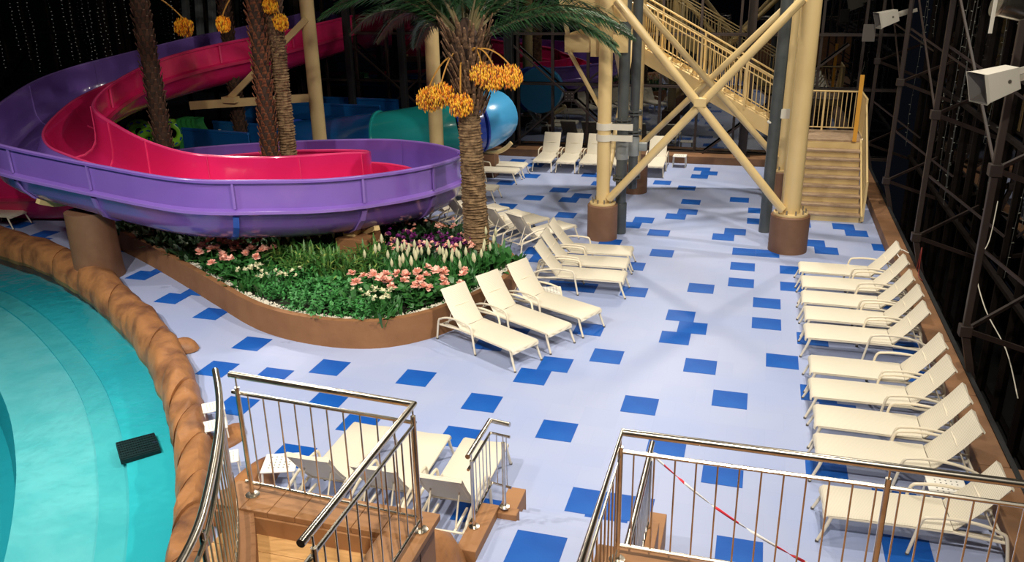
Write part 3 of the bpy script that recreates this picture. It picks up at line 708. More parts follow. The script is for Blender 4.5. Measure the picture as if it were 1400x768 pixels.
def dates(parent, p0, p1, s, seed, sag=.5):
    r = random.Random(seed); p0 = V(p0); p1 = V(p1); mid = (p0+p1)/2+V((0, 0, sag))
    pts = [(1-t)**2*p0+2*t*(1-t)*mid+t*t*p1 for t in [k/8 for k in range(9)]]
    st = MB().tube(pts, .018, 5); 
    b = MB()
    for k in range(900):
        d = V((r.gauss(0, 1), r.gauss(0, 1), r.gauss(0, 1))).normalized()*(r.random()**.45); q_ = p1+V((d.x*s, d.y*s, d.z*s*.85-s*.75))*1.0; h = .045; w_ = .011; q_ = q_+V((0, 0, -.10*r.random()))
        x, y, z = q_; b.add([(x, y, z+h), (x-w_, y-w_, z), (x+w_, y-w_, z), (x+w_, y+w_, z), (x-w_, y+w_, z), (x, y, z-h)], [(0,1,2),(0,2,3),(0,3,4),(0,4,1),(5,2,1),(5,3,2),(5,4,3),(5,1,4)], r.choice((0, 0, 0, 1, 1, 2)))
    s = s; s_ = st.build('date_stalk', M['stalk'], parent); b.build('dates', (M['date'], M['date2'], M['date3']), s_, smooth=0, kind='stuff')
pm = thing('date_palm', 'main date palm with tan ringed trunk and orange date bunches beside loungers', 'palm', (-6.42, 18.65, .46))
mb = MB(); ringed_trunk(mb, 0, 4.1, .31, .24, seed=3, lean=(-.12, 0)); mb.build('trunk', M['trunk'], pm, smooth=60)
mb = MB().lathe([(.24, 3.5), (.27, 4.0), (.36, 4.7), (.40, 5.1), (.2, 5.5), (.05, 5.7)], 18, (-.12, 0, 0)); mb.build('crown_core', M['darktrunk'], pm)
boots(pm, 3.55, 5.4, .26, .44, .125, 12, .46, M['boot'], 5, w=.055, elev=60, lean=(-.1, 0))
r = random.Random(21)
for k in range(44):
    a = 2*pi*k/44*5.0+r.uniform(-.2, .2); lay = k % 3; tilt = [-.12, -.45, -.85][lay]+r.uniform(-.1, .1)
    da = (a+rad(71)+pi) % (2*pi)-pi
    if (lay == 0 and abs(da) < 1.0) or (lay == 1 and abs(da) < .55): continue
    put_frond(pm, r.randrange(4), (-.12+.15*cos(a), .15*sin(a), 5.15+.12*lay), a, tilt, r.uniform(.85, 1.05))
for k, (p0, p1, s) in enumerate((((-.2, -.3, 5.0), (-.55, -.55, 4.32), .30), ((-.25, -.3, 4.9), (-.92, -.35, 4.22), .33), ((-.12, -.38, 4.75), (-.10, -.55, 4.10), .29), ((.1, -.3, 5.0), (.62, -.35, 4.72), .33), ((.1, -.3, 5.0), (.95, -.15, 4.70), .30), ((.1, -.3, 5.0), (.35, -.35, 4.75), .28))):
    dates(pm, p0, p1, s, k, .35)
def side_palm(name, label, p, z1, rad_, bootmat, trunkm, seed, top=True, lean=(0, 0), bl=.22):
    t = thing(name, label, 'palm', (p[0], p[1], .46))
    MB().tube([(0, 0, 0), (lean[0]*.5, lean[1]*.5, z1/2), (lean[0], lean[1], z1)], [rad_, rad_*.92, rad_*.85], 14).build('trunk', trunkm, t)
    boots(t, .2, z1, rad_*.9, rad_*.78, .17, 8, bl, bootmat, seed, lean, .07, elev=58)
    return t
a = side_palm('date_palm', 'dark trunked palm in front of the upper slide, leftmost in the planter', (-16.65, 20.5), 8.5, .24, M['darkboot'], M['darktrunk'], 6, lean=(-.05, 0))
b = side_palm('date_palm', 'reddish brown shaggy palm trunk, left one of the close pair', (-12.5, 19.45), 8.5, .22, M['redboot'], M['darktrunk'], 8, lean=(.15, 0))
d = thing('date_palm', 'slim tan ringed palm trunk, right one of the close pair', 'palm', (-12.18, 19.85, .46))
mb = MB(); ringed_trunk(mb, 0, 5.2, .22, .20, seed=9, lean=(.05, 0)); mb.build('trunk', M['trunk'], d, smooth=60)
boots(d, 4.6, 6.6, .2, .25, .16, 9, .22, M['boot'], 12, w=.06)
MB().lathe([(.2, 5.0), (.25, 6.6), (.05, 7)], 14).build('crown_core', M['boot'], d)
e = side_palm('date_palm', 'dark palm behind the upper slide beside the green mats', (-18.05, 26.4), 6.1, .22, M['darkboot'], M['darktrunk'], 13)
for t, base in ((a, 8.5), (b, 8.5), (d, 6.6), (e, 6.2)):
    for k in range(16 if t is not d else 18):
        aa = 2*pi*k/16*3+r.uniform(-.2, .2)
        if t is d and cos(aa) < -.2: continue
        put_frond(t, r.randrange(4), (0, 0, base), aa, [-.1, -.5, -.8][k % 3], .75)
dates(a, (.2, -.2, 6.3), (1.5, -.3, 5.62), .26, 31, .3); dates(b, (-.1, -.2, 6.3), (-.65, -.35, 5.72), .19, 32, .3)
dates(d, (.1, -.2, 6.0), (.42, -.35, 5.75), .2, 33, .3); dates(d, (.1, -.2, 6.2), (.15, -.3, 6.15), .2, 34, .3)

# ------------------------------------------------------------------ tower, stairs
tw = thing('stair_tower', 'cream steel tower of four round columns with diagonal braces and upper deck', 'tower', (0, 0, 0))
cols = [(-3.98, 22.4, .185, .42, 1.0), (1.02, 22.45, .235, .5, 1.0), (-3.85, 27.75, .18, .42, 1.0), (.85, 27.6, .2, .42, 1.0)]
AB = [None]
for x, y, rr, rb, hb in cols:
    p = MB().lathe([(rb, 0), (rb, hb-.03), (rb-.03, hb)], 36, (x, y, 0)).build('plinth', M['brownbase'], tw)
    f = MB().lathe([(rb-.06, hb), (rb-.06, hb+.05), (rr, hb+.05)], 28, (x, y, 0)).build('base_flange', M['cream'], tw)
    for k in range(10):
        a = 2*pi*k/10; loc = (x+(rb-.13)*cos(a), y+(rb-.13)*sin(a), hb)
        if AB[0] is None: AB[0] = MB().lathe([(.022, 0), (.022, .16)], 6).build('anchor_bolt', M['bolt'], f, loc)
        else: place(AB[0], 'anchor_bolt', f, loc)
    MB().lathe([(rr, hb), (rr*.97, 13)], 28, (x, y, 0)).build('column', M['cream'], tw)
def brace(a, b, r_=.085):
    MB().tube([a, b], r_, 12).build('brace', M['cream'], tw)
    for p, q_ in ((a, b), (b, a)):
        d = (V(q_)-V(p)).normalized(); MB().beam(V(p), V(p)+d*.4, .04, .26, up=V((0, 1, 0))).build('brace_plate', M['cream'], tw, smooth=0)
brace((-3.80, 22.3, 1.15), (.80, 22.3, 6.38), .11); brace((.80, 22.2, 1.15), (-3.70, 22.2, 6.38), .11)
brace((-3.7, 27.65, 1.6), (.7, 27.65, 6.15), .1); brace((.65, 27.5, 1.4), (-3.95, 27.5, 6.19), .1)
brace((-3.98, 22.55, 1.1), (-3.85, 27.6, 6.3)); brace((-3.98, 22.55, 6.4), (-3.85, 27.6, 1.2))
MB().box((-1.62, 22.08, 3.78), (-1.32, 22.40, 3.98)).build('brace_joint', M['cream'], tw, smooth=0)
MB().box((-5.15, 22.65, 5.05), (-3.45, 22.75, 5.5)).box((-5.15, 22.75, 5.05), (-5.05, 27.5, 5.5)).build('deck_beam', M['cream'], tw, smooth=0)
MB().box((-5.3, 22.75, 5.75), (-4.2, 27.5, 5.83)).box((-5.3, 22.68, 5.83), (-3.5, 22.75, 6.6)).build('deck', M['cream'], tw, smooth=0)
MB().beam((-5.25, 22.55, 6.5), (-5.05, 22.6, 5.5), .06, .12).beam((-4.95, 22.55, 6.3), (-4.3, 22.6, 5.3), .08, .14).build('deck_strut', M['cream'], tw, smooth=0)
MB().tube([(-5.02, 22.6, 5.1), (-4.1, 22.45, 3.6)], .055, 8).build('knee_brace', M['cream'], tw)
MB().box((-4.42, 22.55, 4.95), (-4.2, 22.65, 5.55)).build('splice_plate', M['cream'], tw, smooth=0)
# white strap clamp round column and pipes
cl = MB()
for z in (2.85, 3.15):
    cl.lathe([(.215, z-.09), (.215, z+.09)], 20, (-3.98, 22.4, 0)); cl.box((-3.98, 22.28, z-.08), (-3.2, 22.36, z+.08))
tag(cl.build('pipe_clamp', M['greyclamp'], smooth=30), 'white double strap clamp tying dark pipes to the left tower column', 'clamp')
def pipe(label, x, y, r_, z0, parts, lean=(0, 0)):
    t = thing('drain_pipe', label, 'pipe', (x, y, z0))
    MB().tube([(0, 0, 0), (lean[0], lean[1], 13-z0)], r_, 20).build('pipe_run', M['grey'], t)
    for z, h, m_, k in parts:
        if k == 'flange':
            o = MB().lathe([(r_+.09, z), (r_+.09, z+.04)], 20).lathe([(r_+.09, z+.08), (r_+.09, z+.12)], 20).build('flange', M['grey'], t)
            b = MB()
            for q_ in range(8): b.lathe([(.014, z-.03), (.014, z+.15)], 5, ((r_+.065)*cos(q_*pi/4), (r_+.065)*sin(q_*pi/4), 0))
            b.build('flange_bolts', M['bolt'], t)
        else: MB().lathe([(r_+.02, z), (r_+.03, z+.03), (r_+.03, z+h-.03), (r_+.02, z+h)], 20).build('coupling', M[m_], t)
    return t
pipe('dark grey pipe standing on the floor right of the left tower column', -3.57, 22.96, .15, 0, [(.0, .9, 'grey', 'c'), (1.55, 0, '', 'flange'), (2.15, .5, 'greyband', 'c'), (3.15, 0, '', 'flange')])
p2 = pipe('dark grey pipe with grey valve, right of the floor-standing pipe', -3.33, 23.5, .13, 1.2, [(.3, 0, '', 'flange'), (.95, .55, 'greyband', 'c'), (1.55, 0, '', 'flange'), (2.1, 0, '', 'flange')])
MB().box((.15, -.1, 1.1), (.38, .1, 1.32)).build('valve_handle', M['greyband'], p2, smooth=0, bevel=.02)
pipe('black pipe leaning beside the right tower column in front of stairs', .42, 24.0, .16, 0.0, [(3.1, .06, 'greyclamp', 'c')], lean=(.1, -.2))
tag(MB().box((.45, 23.85, 3.25), (1.0, 23.95, 3.5)).build('pipe_bracket', M['greyclamp'], smooth=0), 'pale bracket tying the black pipe to the right tower column', 'bracket')
MB().box((.8, 23.7, 0), (1.0, 23.9, 13)).build('column', M['cream'], tw, smooth=0)
# entry box on left of the pipes: thin railing piece
stairs = thing('staircase', 'cream steel staircase with brown treads rising to a landing and up left', 'stairs', (0, 0, 0))
NR = 9; x0, x1, ys, yl, zl = 1.28, 3.12, 25.5, 28.0, 1.95
for k in range(NR):
    y = ys+k*(yl-ys)/NR; z = (k+1)*zl/NR
    MB().box((x0+.05, y, z-zl/NR), (x1-.05, y+.02, z-.05)).build('riser', M['cream'], stairs, smooth=0)
    if k < NR-1: MB().box((x0+.03, y-.05, z-.05), (x1-.03, y+(yl-ys)/NR+.02, z)).build('tread', M['creamdark'], stairs, smooth=0)
for x in (x0, x1): MB().beam((x, ys-.05, .1), (x, yl, zl-.05), .05, .32).build('stringer', M['cream'], stairs, smooth=0)
MB().box((.9, yl-.03, zl-.28), (x1+.1, yl+1.75, zl-.06)).build('landing_frame', M['cream'], stairs, smooth=0)
for k in range(9): MB().box((.9, yl+.0+k*.195, zl-.06), (x1+.1, yl+.19+k*.195, zl)).build('landing_board', M['creamdark'], stairs, smooth=0)
sl = (4.75-1.92)/(4.25+.91)
def fz(x): return zl + (.95-x)*sl
nst = 21
for k in range(nst):
    x = .95-k*.355; z = fz(x)
    MB().box((x-.37, yl+.12, z+.13), (x, yl+1.55, z+.17)).build('tread', M['cream'], stairs, smooth=0)
    MB().box((x-.02, yl+.12, z-.04), (x, yl+1.55, z+.15)).build('riser', M['cream'], stairs, smooth=0)
for y in (yl+.05, yl+1.6): MB().beam((1.0, y, zl-.08), (-6.3, y, fz(-6.3)-.08), .06, .42).build('stringer', M['cream'], stairs, smooth=0)
def fence_run(parent, a, b, h, sp, post_sp, m_, rr=.014, pr=.03, tr=.03, double=False, base=.1, names=('handrail', 'bottom_rail', 'baluster', 'post', 'mid_rail')):
    a = V(a); b = V(b); L = (V((b.x, b.y, 0))-V((a.x, a.y, 0))).length; up = V((0, 0, 1))
    MB().tube([a+up*h, b+up*h], tr, 8).build(names[0], m_, parent)
    MB().tube([a+up*base, b+up*base], tr*.7, 6).build(names[1], m_, parent)
    if double: MB().tube([a+up*(h-double), b+up*(h-double)], tr*.65, 6).build(names[4], m_, parent)
    n = max(1, round(L/sp)); bal = None; top = h-(double or 0)
    for k in range(1, n):
        p = a.lerp(b, k/n)
        if bal is None: bal = MB().tube([(0, 0, base), (0, 0, top)], rr, 6).build(names[2], m_, parent, p)
        else: place(bal, names[2], parent, p)
    n = max(1, round(L/post_sp)); po = None
    for k in range(n+1):
        p = a.lerp(b, k/n)
        if po is None: po = MB().box((-pr, -pr, -.05), (pr, pr, h)).build(names[3], m_, parent, p, smooth=0)
        else: place(po, names[3], parent, p)
crm = M['cream']
rl = thing('stair_railing', 'cream baluster railing along near side of the upper stair flight', 'railing')
fence_run(rl, (.95, yl+.02, zl+.15), (-6.2, yl+.02, fz(-6.2)+.15), 1.42, .135, 1.35, crm, double=.24)
rl = thing('stair_railing', 'cream baluster railing along far side of the upper stair flight', 'railing')
fence_run(rl, (.95, yl+1.63, zl+.15), (-6.2, yl+1.63, fz(-6.2)+.15), 1.42, .135, 1.35, crm, double=.24)
rl = thing('stair_railing', 'cream baluster railing across the back of the stair landing', 'railing')
fence_run(rl, (.95, yl+1.68, zl), (x1+.02, yl+1.68, zl), 1.28, .135, 1.1, crm)
rl = thing('stair_railing', 'cream railing on the right edge of the stair landing', 'railing')
fence_run(rl, (x1+.05, yl+1.68, zl), (x1+.05, yl+.05, zl), 1.28, .135, 1.6, crm)
rl = thing('stair_railing', 'cream sloping railing right of the lower stair flight', 'railing')
fence_run(rl, (x1+.05, yl, zl), (x1+.05, ys, .1), 1.1, .2, 2.5, crm)
ob = MB().box((2.86, 27.8, 1.95), (2.98, 27.84, 3.98)).build('amber_board', M['orange'], smooth=0)
tag(ob, 'tall narrow amber board standing at the corner of the stair landing', 'board')

# ------------------------------------------------------------------ loungers
def lounger_proto(back=52):
    t = bpy.data.objects.new('sun_lounger', None); C.objects.link(t); t.empty_display_size = .2
    W = .335; iv = M['ivory']; hz = .395
    fr = MB()
    for s in (-1, 1): fr.tube([(.0, s*W, hz), (1.5, s*W, hz), (2.12, s*W, hz-.06)], .022, 8)
    for x in (.03, .75, 1.5): fr.tube([(x, -W, hz), (x, W, hz)], .018, 6)
    fr.tube([(2.1, -W, hz-.06), (2.1, W, hz-.06)], .016, 6)
    fr.build('frame', iv, t)
    for s in (-1, 1):
        l = MB().tube([(.04, s*W, hz-.01), (.00, s*(W+.01), .26), (-.10, s*(W+.03), .02)], [.028, .024, .02], 8).build('leg', iv, t)
        MB().tube([(-.10, s*(W+.03), .03), (-.105, s*(W+.03), 0)], .024, 8).build('foot_cap', M['rubber'], l)
    for s in (-1, 1):
        y = s*(W+.045)
        pts = catmull([(1.0, y, .01), (1.06, y, .33), (1.11, y, .555), (1.22, y, .60), (1.5, y, .615), (1.82, y, .575), (2.02, y, .50), (2.10, y, .42), (2.17, y, .01)], 3)
        ar = MB().tube(pts, [.022]*len(pts), 8); ar.tube([(1.07, y, .36), (1.07, y-s*.045, .37)], .018, 6); ar.build('armrest', iv, t)
        for x in (1.0, 2.17): MB().tube([(x, y, .03), (x, y, 0)], .025, 8).build('foot_cap', M['rubber'], t)
    def slab(pts, w, th, mb, nseg=1):
        n = len(pts); vs = []
        for i, (x, z) in enumerate(pts):
            d = V((pts[min(i+1, n-1)][0]-pts[max(i-1, 0)][0], pts[min(i+1, n-1)][1]-pts[max(i-1, 0)][1])).normalized(); nx, nz = -d[1], d[0]
            for s, q_, dip in ((-1, 0, 0), (-.9, 1, .006), (0, 1, -.012), (.9, 1, .006), (1, 0, 0)): vs.append((x+nx*(dip+th*.5*q_), s*w, z+nz*(dip+th*.5*q_)))
            vs.append((x-nx*th*.5, .9*w, z-nz*th*.5)); vs.append((x-nx*th*.5, -.9*w, z-nz*th*.5))
        k = 7
        mb.add(vs, [(i*k+j, i*k+(j+1) % k, (i+1)*k+(j+1) % k, (i+1)*k+j) for i in range(n-1) for j in range(k)]+[tuple(range(k))[::-1], tuple((n-1)*k+j for j in range(k))])
    mb = MB(); slab([(-.035, hz-.05), (-.03, hz), (.0, hz+.025), (.4, hz+.03), (1.0, hz+.028), (1.49, hz+.03)], W+.025, .035, mb); mb.build('seat_sling', M['sling'], t, smooth=50)
    ca, sa = cos(rad(back)), sin(rad(back)); h0 = V((1.51, 0, hz+.035)); d = V((ca, 0, sa)); bl = .87
    P = [h0+d*bl*k/5+V((-.02*sin(pi*k/5)*-1, 0, -.02*sin(pi*k/5))) for k in range(6)]; P.append(P[-1]+V((.03, 0, -.035)))
    mb = MB(); slab([(p.x, p.z) for p in P], W-.005, .03, mb); mb.build('backrest', M['sling'], t, smooth=50)
    bf = MB()
    for s in (-1, 1): bf.tube([h0+V((.02, s*(W-.05), -.03)), h0+d*bl*.97+V((.02, s*(W-.05), -.03))], .014, 6)
    p = h0+d*bl*.55; q_ = V((2.02, 0, hz-.09))
    bf.build('back_frame', iv, t)
    st = MB()
    for s in (-1, 1): st.tube([V((p.x, s*.2, p.z-.03)), V((q_.x, s*.2, q_.z+.03))], .012, 6)
    st.tube([V((p.x, -.2, p.z-.03)), V((p.x, .2, p.z-.03))], .012, 6); st.build('support_strut', iv, t)
    rk = MB().box((1.55, -.22, hz-.1), (2.1, -.19, hz-.06)).box((1.55, .19, hz-.1), (2.1, .22, hz-.06)); rk.build('ratchet_rail', iv, t, smooth=0)
    return t
L0 = lounger_proto(); first = [True]
def lounger(x, y, hd, label, group):
    if first[0]:
        first[0] = False; L0.location = (x, y, 0); L0.rotation_euler = (0, 0, rad(hd)); tag(L0, label, 'lounger', group); return L0
    o = dup(L0, (x, y, 0), rad(hd), label, group); o['category'] = 'lounger'; return o
row = [(19.9,'farthest'),(18.9,'second farthest'),(17.93,'third farthest'),(17.0,'fourth farthest'),(16.05,'fifth from far end'),(14.54,'just nearer than the gap'),(13.6,'fourth nearest'),(12.63,'third nearest'),(11.69,'second nearest'),(10.27,'nearest')]
for k, (y, s) in enumerate(row):
    lounger(1.26+.03*(k % 2), y, (0, 1, -1, 0, 1, 0, 1, -1, 1, 2)[k], 'ivory sun lounger in the row along the right wall, '+s, 'ivory loungers along the right wall')
for x, y, h, s in ((-3.95,14.04,151,'nearest of the three'),(-3.49,14.97,152,'middle one of the three'),(-3.04,15.9,154,'farthest of the three')):
    lounger(x, y, h, 'ivory sun lounger with its back against the planter, '+s, 'ivory loungers in front of the planter')
for x, y, h, s in ((-2.72,18.25,181,'nearest of three'),(-2.80,19.2,182,'middle of three'),(-2.84,20.15,183,'farthest of three, beside brown column plinth')):
    lounger(x, y, h, 'ivory sun lounger pointing right in mid-floor, '+s, 'ivory loungers in the middle of the floor')
for x, y, h, s in ((-8.22,24.0,238,'half hidden under the purple slide end'),(-7.3,23.55,239,'just right of palm trunk'),(-6.5,23.1,239,'third from the slide'),(-5.85,22.72,239,'fourth from the slide'),(-4.95,22.2,239,'nearest the tower column')):
    lounger(x, y, h, 'ivory sun lounger seen from behind past the planter, '+s, 'ivory loungers behind the planter')
for x, y, s in ((-8.15,25.65,'farther of the lower pair'),(-8.45,24.85,'nearer of the lower pair'),(-8.15,28.2,'nearer of the upper pair'),(-8.12,29.15,'farther of the upper pair')):
    lounger(x, y, 180, 'ivory sun lounger facing right behind the palm trunk, '+s, 'ivory loungers behind the palm trunk')
for x, s in ((-7.65,'leftmost'),(-6.75,'second from left'),(-5.88,'partly behind the tower column'),(-4.7,'behind the grey pipes'),(-3.5,'rightmost, beside small white table')):
    lounger(x, 29.95, 92, 'ivory sun lounger facing the camera at back glass wall, '+s, 'ivory loungers at the back wall')
for x, s in ((-5.47,'leftmost of the three'),(-4.53,'middle of the three'),(-3.6,'rightmost, beside the short handrail')):
    lounger(x, 10.53, -89, 'ivory sun lounger just beyond the brown parapet, '+s, 'ivory loungers below the parapet')
lounger(-21.55, 19.45, 183, 'ivory sun lounger at the left edge beyond the pool rim', 'ivory lounger left of pool')

tb = bpy.data.objects.new('side_table', None); C.objects.link(tb)
mb = MB().box((-.25, -.25, .40), (.25, .25, .43)); mb.build('table_top', M['white'], tb, smooth=0, bevel=.015)
hm = MB()
for i in range(5):
    for j in range(5): hm.lathe([(.012, .4302), (.012, .4312)], 6, (-.14+i*.07, -.14+j*.07, 0))
hm.build('drain_holes', M['rubber'], tb, smooth=0)
for sx in (-1, 1):
    for sy in (-1, 1): MB().tube([(sx*.22, sy*.22, .40), (sx*.24, sy*.24, 0)], .018, 6).build('leg', M['white'], tb)
tag(tb, 'small white side table between mid-floor loungers and planter loungers', 'table', 'white side tables'); tb.location = (-4.15, 16.95, 0); tb.rotation_euler = (0, 0, .3)
for x, y, a, s in ((-2.75,31.9,0,'small white side table beside rightmost back-wall lounger'),(-6.35,9.2,.35,'small white perforated side table at left end of loungers below parapet'),(2.9,11.0,0,'small white perforated table between two nearest right-wall loungers'),(-8.5,10.62,.7,'white side table behind the pool rim, farthest of the cluster'),(-8.1,10.1,.7,'white side table behind the pool rim, second of the cluster'),(-7.35,9.3,.6,'white side table behind the pool rim near handrail, nearest of cluster'),(-5.2,30.6,0,'small white side table behind the grey pipes at back wall')):
    o = dup(tb, (x, y, 0), a, s, 'white side tables', (.72, .72, .7) if a > .45 else None); o['category'] = 'table'

# ------------------------------------------------------------------ viewing platform, parapets, steps
pf = struct(bpy.data.objects.new('floor_platform', None)); C.objects.link(pf)
for k in range(9):
    y = 3.0+k*.26; MB().box((-4.3, y, 2.45), (-2.76, y+.254, 2.51)).build('plank', M['plank'], pf, smooth=0, bevel=.004)
MB().box((-4.3, 3.0, 0), (-2.76, 5.27, 2.44)).build('platform_base', M['brown'], pf, smooth=0)
pw = struct(bpy.data.objects.new('wall_parapet', None)); C.objects.link(pw)
for k in range(6):
    x = -4.4+k*.27; MB().box((x, 5.30, 2.68), (x+.265, 5.68, 2.74)).build('coping_slab', M['coping'], pw, smooth=0, bevel=.006)
MB().box((-4.4, 5.28, 0), (-2.42, 5.62, 2.68)).box((-2.75, 3.0, 0), (-2.42, 5.3, 2.68)).build('parapet_body', M['coping'], pw, smooth=0)
MB().box((-2.78, 3.0, 2.68), (-2.38, 5.68, 2.74)).build('coping_slab', M['coping'], pw, smooth=0, bevel=.006)
# left curved kerb under curved rail
CR = [(-4.40, 5.60), (-4.05, 5.15), (-3.72, 4.65), (-3.33, 3.96), (-3.12, 3.5), (-2.95, 2.9)]
cr3 = catmull([(*p, 2.72) for p in CR], 5)
mb = MB(); n = len(cr3); q_ = offs(cr3, .13); p_ = offs(cr3, -.13)
mb.add([(p.x, p.y, 2.715) for p in q_]+[(p.x, p.y, 2.715) for p in p_]+[(p.x, p.y, 1.2) for p in q_]+[(p.x, p.y, 1.2) for p in p_], [(i, i+1, n+i+1, n+i) for i in range(n-1)]+[(2*n+i, 2*n+i+1, i+1, i) for i in range(n-1)]+[(n+i, n+i+1, 3*n+i+1, 3*n+i) for i in range(n-1)])
struct(mb.build('trim_4', M['brown'], smooth=40))
struct(MB().box((-.98, 5.4, 2.60), (6, 5.66, 2.72)).box((-.98, 2.0, 2.6), (-.74, 5.4, 2.72)).box((-.95, 2, 0), (6, 5.55, 2.6)).build('wall_terrace', M['coping'], smooth=0))
# mid landing with tiles and steps down
ml = struct(MB().box((-2.62, 2.5, .0), (-.98, 8.02, 1.0)).build('floor_landing', M['floor'], smooth=0))
place(t0, 'floor_tile', ml, (-2.02, 7.55, 1.001))
for k in range(5):
    struct(MB().box((-2.62, 8.02+k*.28, 0), (-.98, 8.30+k*.28, 1.0-(k+1)*.167)).build('floor_step', M['floor'], smooth=0))
kb = struct(MB().box((-2.86, 7.2, 0), (-2.62, 8.1, 1.12)).box((-2.62, 8.0, 0), (-2.38, 8.14, 1.08)).box((-2.86, 8.1, 0), (-2.62, 9.3, .55)).build('trim_5', M['coping'], smooth=0, bevel=.01))
kb2 = struct(MB().box((-.98, 7.1, 0), (-.72, 8.25, 1.12)).box((-.98, 8.25, 0), (-.72, 9.3, .5)).build('trim_6', M['coping'], smooth=0, bevel=.01))

def steel_rail(label, path, posts, base_z, hz, midgap=.17, low=.1, sp=.157, midr=True, tr=.030, pr=.022, curved=False, nb=0):
    t = thing('handrail', label, 'railing'); S = M['steel']
    top = [V((x, y, hz)) for x, y in path]
    MB().tube(top, tr, 12).build('top_rail', S, t)
    MB().tube([p-V((0, 0, midgap)) for p in top], tr*.6, 8).build('middle_rail', S, t)
    MB().tube([V((x, y, base_z+low)) for x, y in path], tr*.6, 8).build('bottom_rail', S, t)
    acc = 0; bal = None
    for a, b in zip(top[:-1], top[1:]):
        L = (b-a).length; d = acc
        while d < L:
            p = a.lerp(b, d/L)
            if d > .03 or acc > 0:
                if bal is None: bal = MB().tube([(0, 0, base_z+low), (0, 0, hz-midgap)], .0075, 6).build('baluster', S, t, (p.x, p.y, 0))
                else: place(bal, 'baluster', t, (p.x, p.y, 0))
            d += sp
        acc = d-L
    pp = None
    for x, y in posts:
        if pp is None:
            pp = MB().tube([(0, 0, base_z), (0, 0, hz-.09)], pr, 10).tube([(0, 0, hz-.09), (0, 0, hz)], .008, 6).build('post', S, t, (x, y, 0))
            ff = MB().lathe([(.065, base_z), (.065, base_z+.012), (.03, base_z+.02)], 16).build('floor_flange', S, t, (x, y, 0))
        else: place(pp, 'post', t, (x, y, 0)); place(ff, 'floor_flange', t, (x, y, 0))
    return t
steel_rail('polished steel handrail round the corner of the wooden platform, bottom centre-left', [(-4.22, 5.55), (-2.46, 5.45), (-2.46, 3.66)], [(-4.13, 5.5), (-2.46, 5.42), (-2.43, 3.75)], 2.74, 3.93)
steel_rail('curved polished steel handrail above the pool edge, bottom left', [(p.x, p.y) for p in cr3], [(-3.22, 3.72)], 2.74, 3.92, low=.12, sp=.15)
steel_rail('long polished steel handrail along the terrace edge, bottom right', [(-.80, 3.3), (-.80, 5.56), (4.6, 5.58)], [(-.80, 5.50), (1.09, 5.56), (3.0, 5.57), (-.8, 3.7)], 2.72, 3.86)
steel_rail('short steel handrail at the left side of the lower steps', [(-2.80, 7.55), (-2.80, 8.38), (-2.54, 8.34)], [(-2.78, 7.62), (-2.55, 8.08)], 1.12, 2.1, sp=.13)
steel_rail('steel handrail at right side of the lower steps, behind the terrace rail', [(-.84, 6.2), (-.84, 8.2)], [(-.84, 8.12), (-.84, 6.9)], 1.1, 2.2, sp=.13)
# barrier tape
A_ = V((-.84, 8.1, 2.12)); B_ = at(1113, 775, 2.3); pts = []
mb = MB(); n = 40; vs = []
for k in range(n+1):
    t = k/n; p = A_.lerp(B_, t)-V((0, 0, .10*sin(pi*t))); tw_ = t*14
    o_ = V((.2*cos(tw_), .2*cos(tw_), sin(tw_))).normalized()*.014
    vs += [tuple(p-A_+o_), tuple(p-A_-o_)]
mb.add(vs, [(2*k, 2*k+1, 2*k+3, 2*k+2) for k in range(n)]); o = mb.build('barrier_tape', M['tape'], loc=A_, smooth=60)
sm = o.modifiers.new('thick', 'SOLIDIFY'); sm.thickness = .003
tag(o, 'twisted red and white barrier tape strung from a steel post to lower right', 'tape')
kn = MB(); r = random.Random(4)
for k in range(14): d = rdir(r, -60, 80); leafquad(kn, V((0, 0, 0)), d, .09, .04, .2)
kn.build('tape_knot', M['white'], o, smooth=0)

# ------------------------------------------------------------------ background slide pieces
tt = thing('tube_slide', 'closed teal and blue tube slide behind the cream column', 'water slide', (-11, 28.3, 0))
TP = catmull([(-18.2, 28.6, .75), (-16.4, 28.2, .95), (-13.2, 28.05, 1.37), (-11, 28.2, 1.73), (-10.1, 28.45, 1.9), (-9.6, 28.95, 1.98), (-9.5, 29.8, 2.05)], 6)
TP = [p-V((11*-1, 28.3, 0)) for p in TP]
def tsec(a, b, m_, r_=1.0): MB().tube(TP[a:b+1], r_, 28, cap=True).build('tube_section', m_, tt, smooth=50)
def tfl(k): MB().tube([TP[k]-(TP[k+1]-TP[k]).normalized()*.03, TP[k]+(TP[k+1]-TP[k]).normalized()*.03], 1.06, 28).build('flange', M['teal'] if k > 10 and k < 22 else M['navy'], tt, smooth=50)
tsec(0, 12, M['blue']); tsec(12, 22, M['teal']); tsec(22, 27, M['navy'], 1.02); tsec(27, 36, M['sky'], 1.0)
for k in (5, 12, 22, 27): tfl(k)
t = thing('tube_stand', 'brown post with cream cradle under the blue tube slide end', 'stand', (-9.35, 28.9, 0))
MB().box((-.25, -.25, 0), (.25, .25, .85)).build('post', M['brownbase'], t, smooth=0)
MB().tube([(-.6*cos(a)*1.8, 0, 2.0-1.14*sin(a)) for a in [rad(40+k*12.5) for k in range(9)]], .08, 6).build('cradle', M['cream'], t)
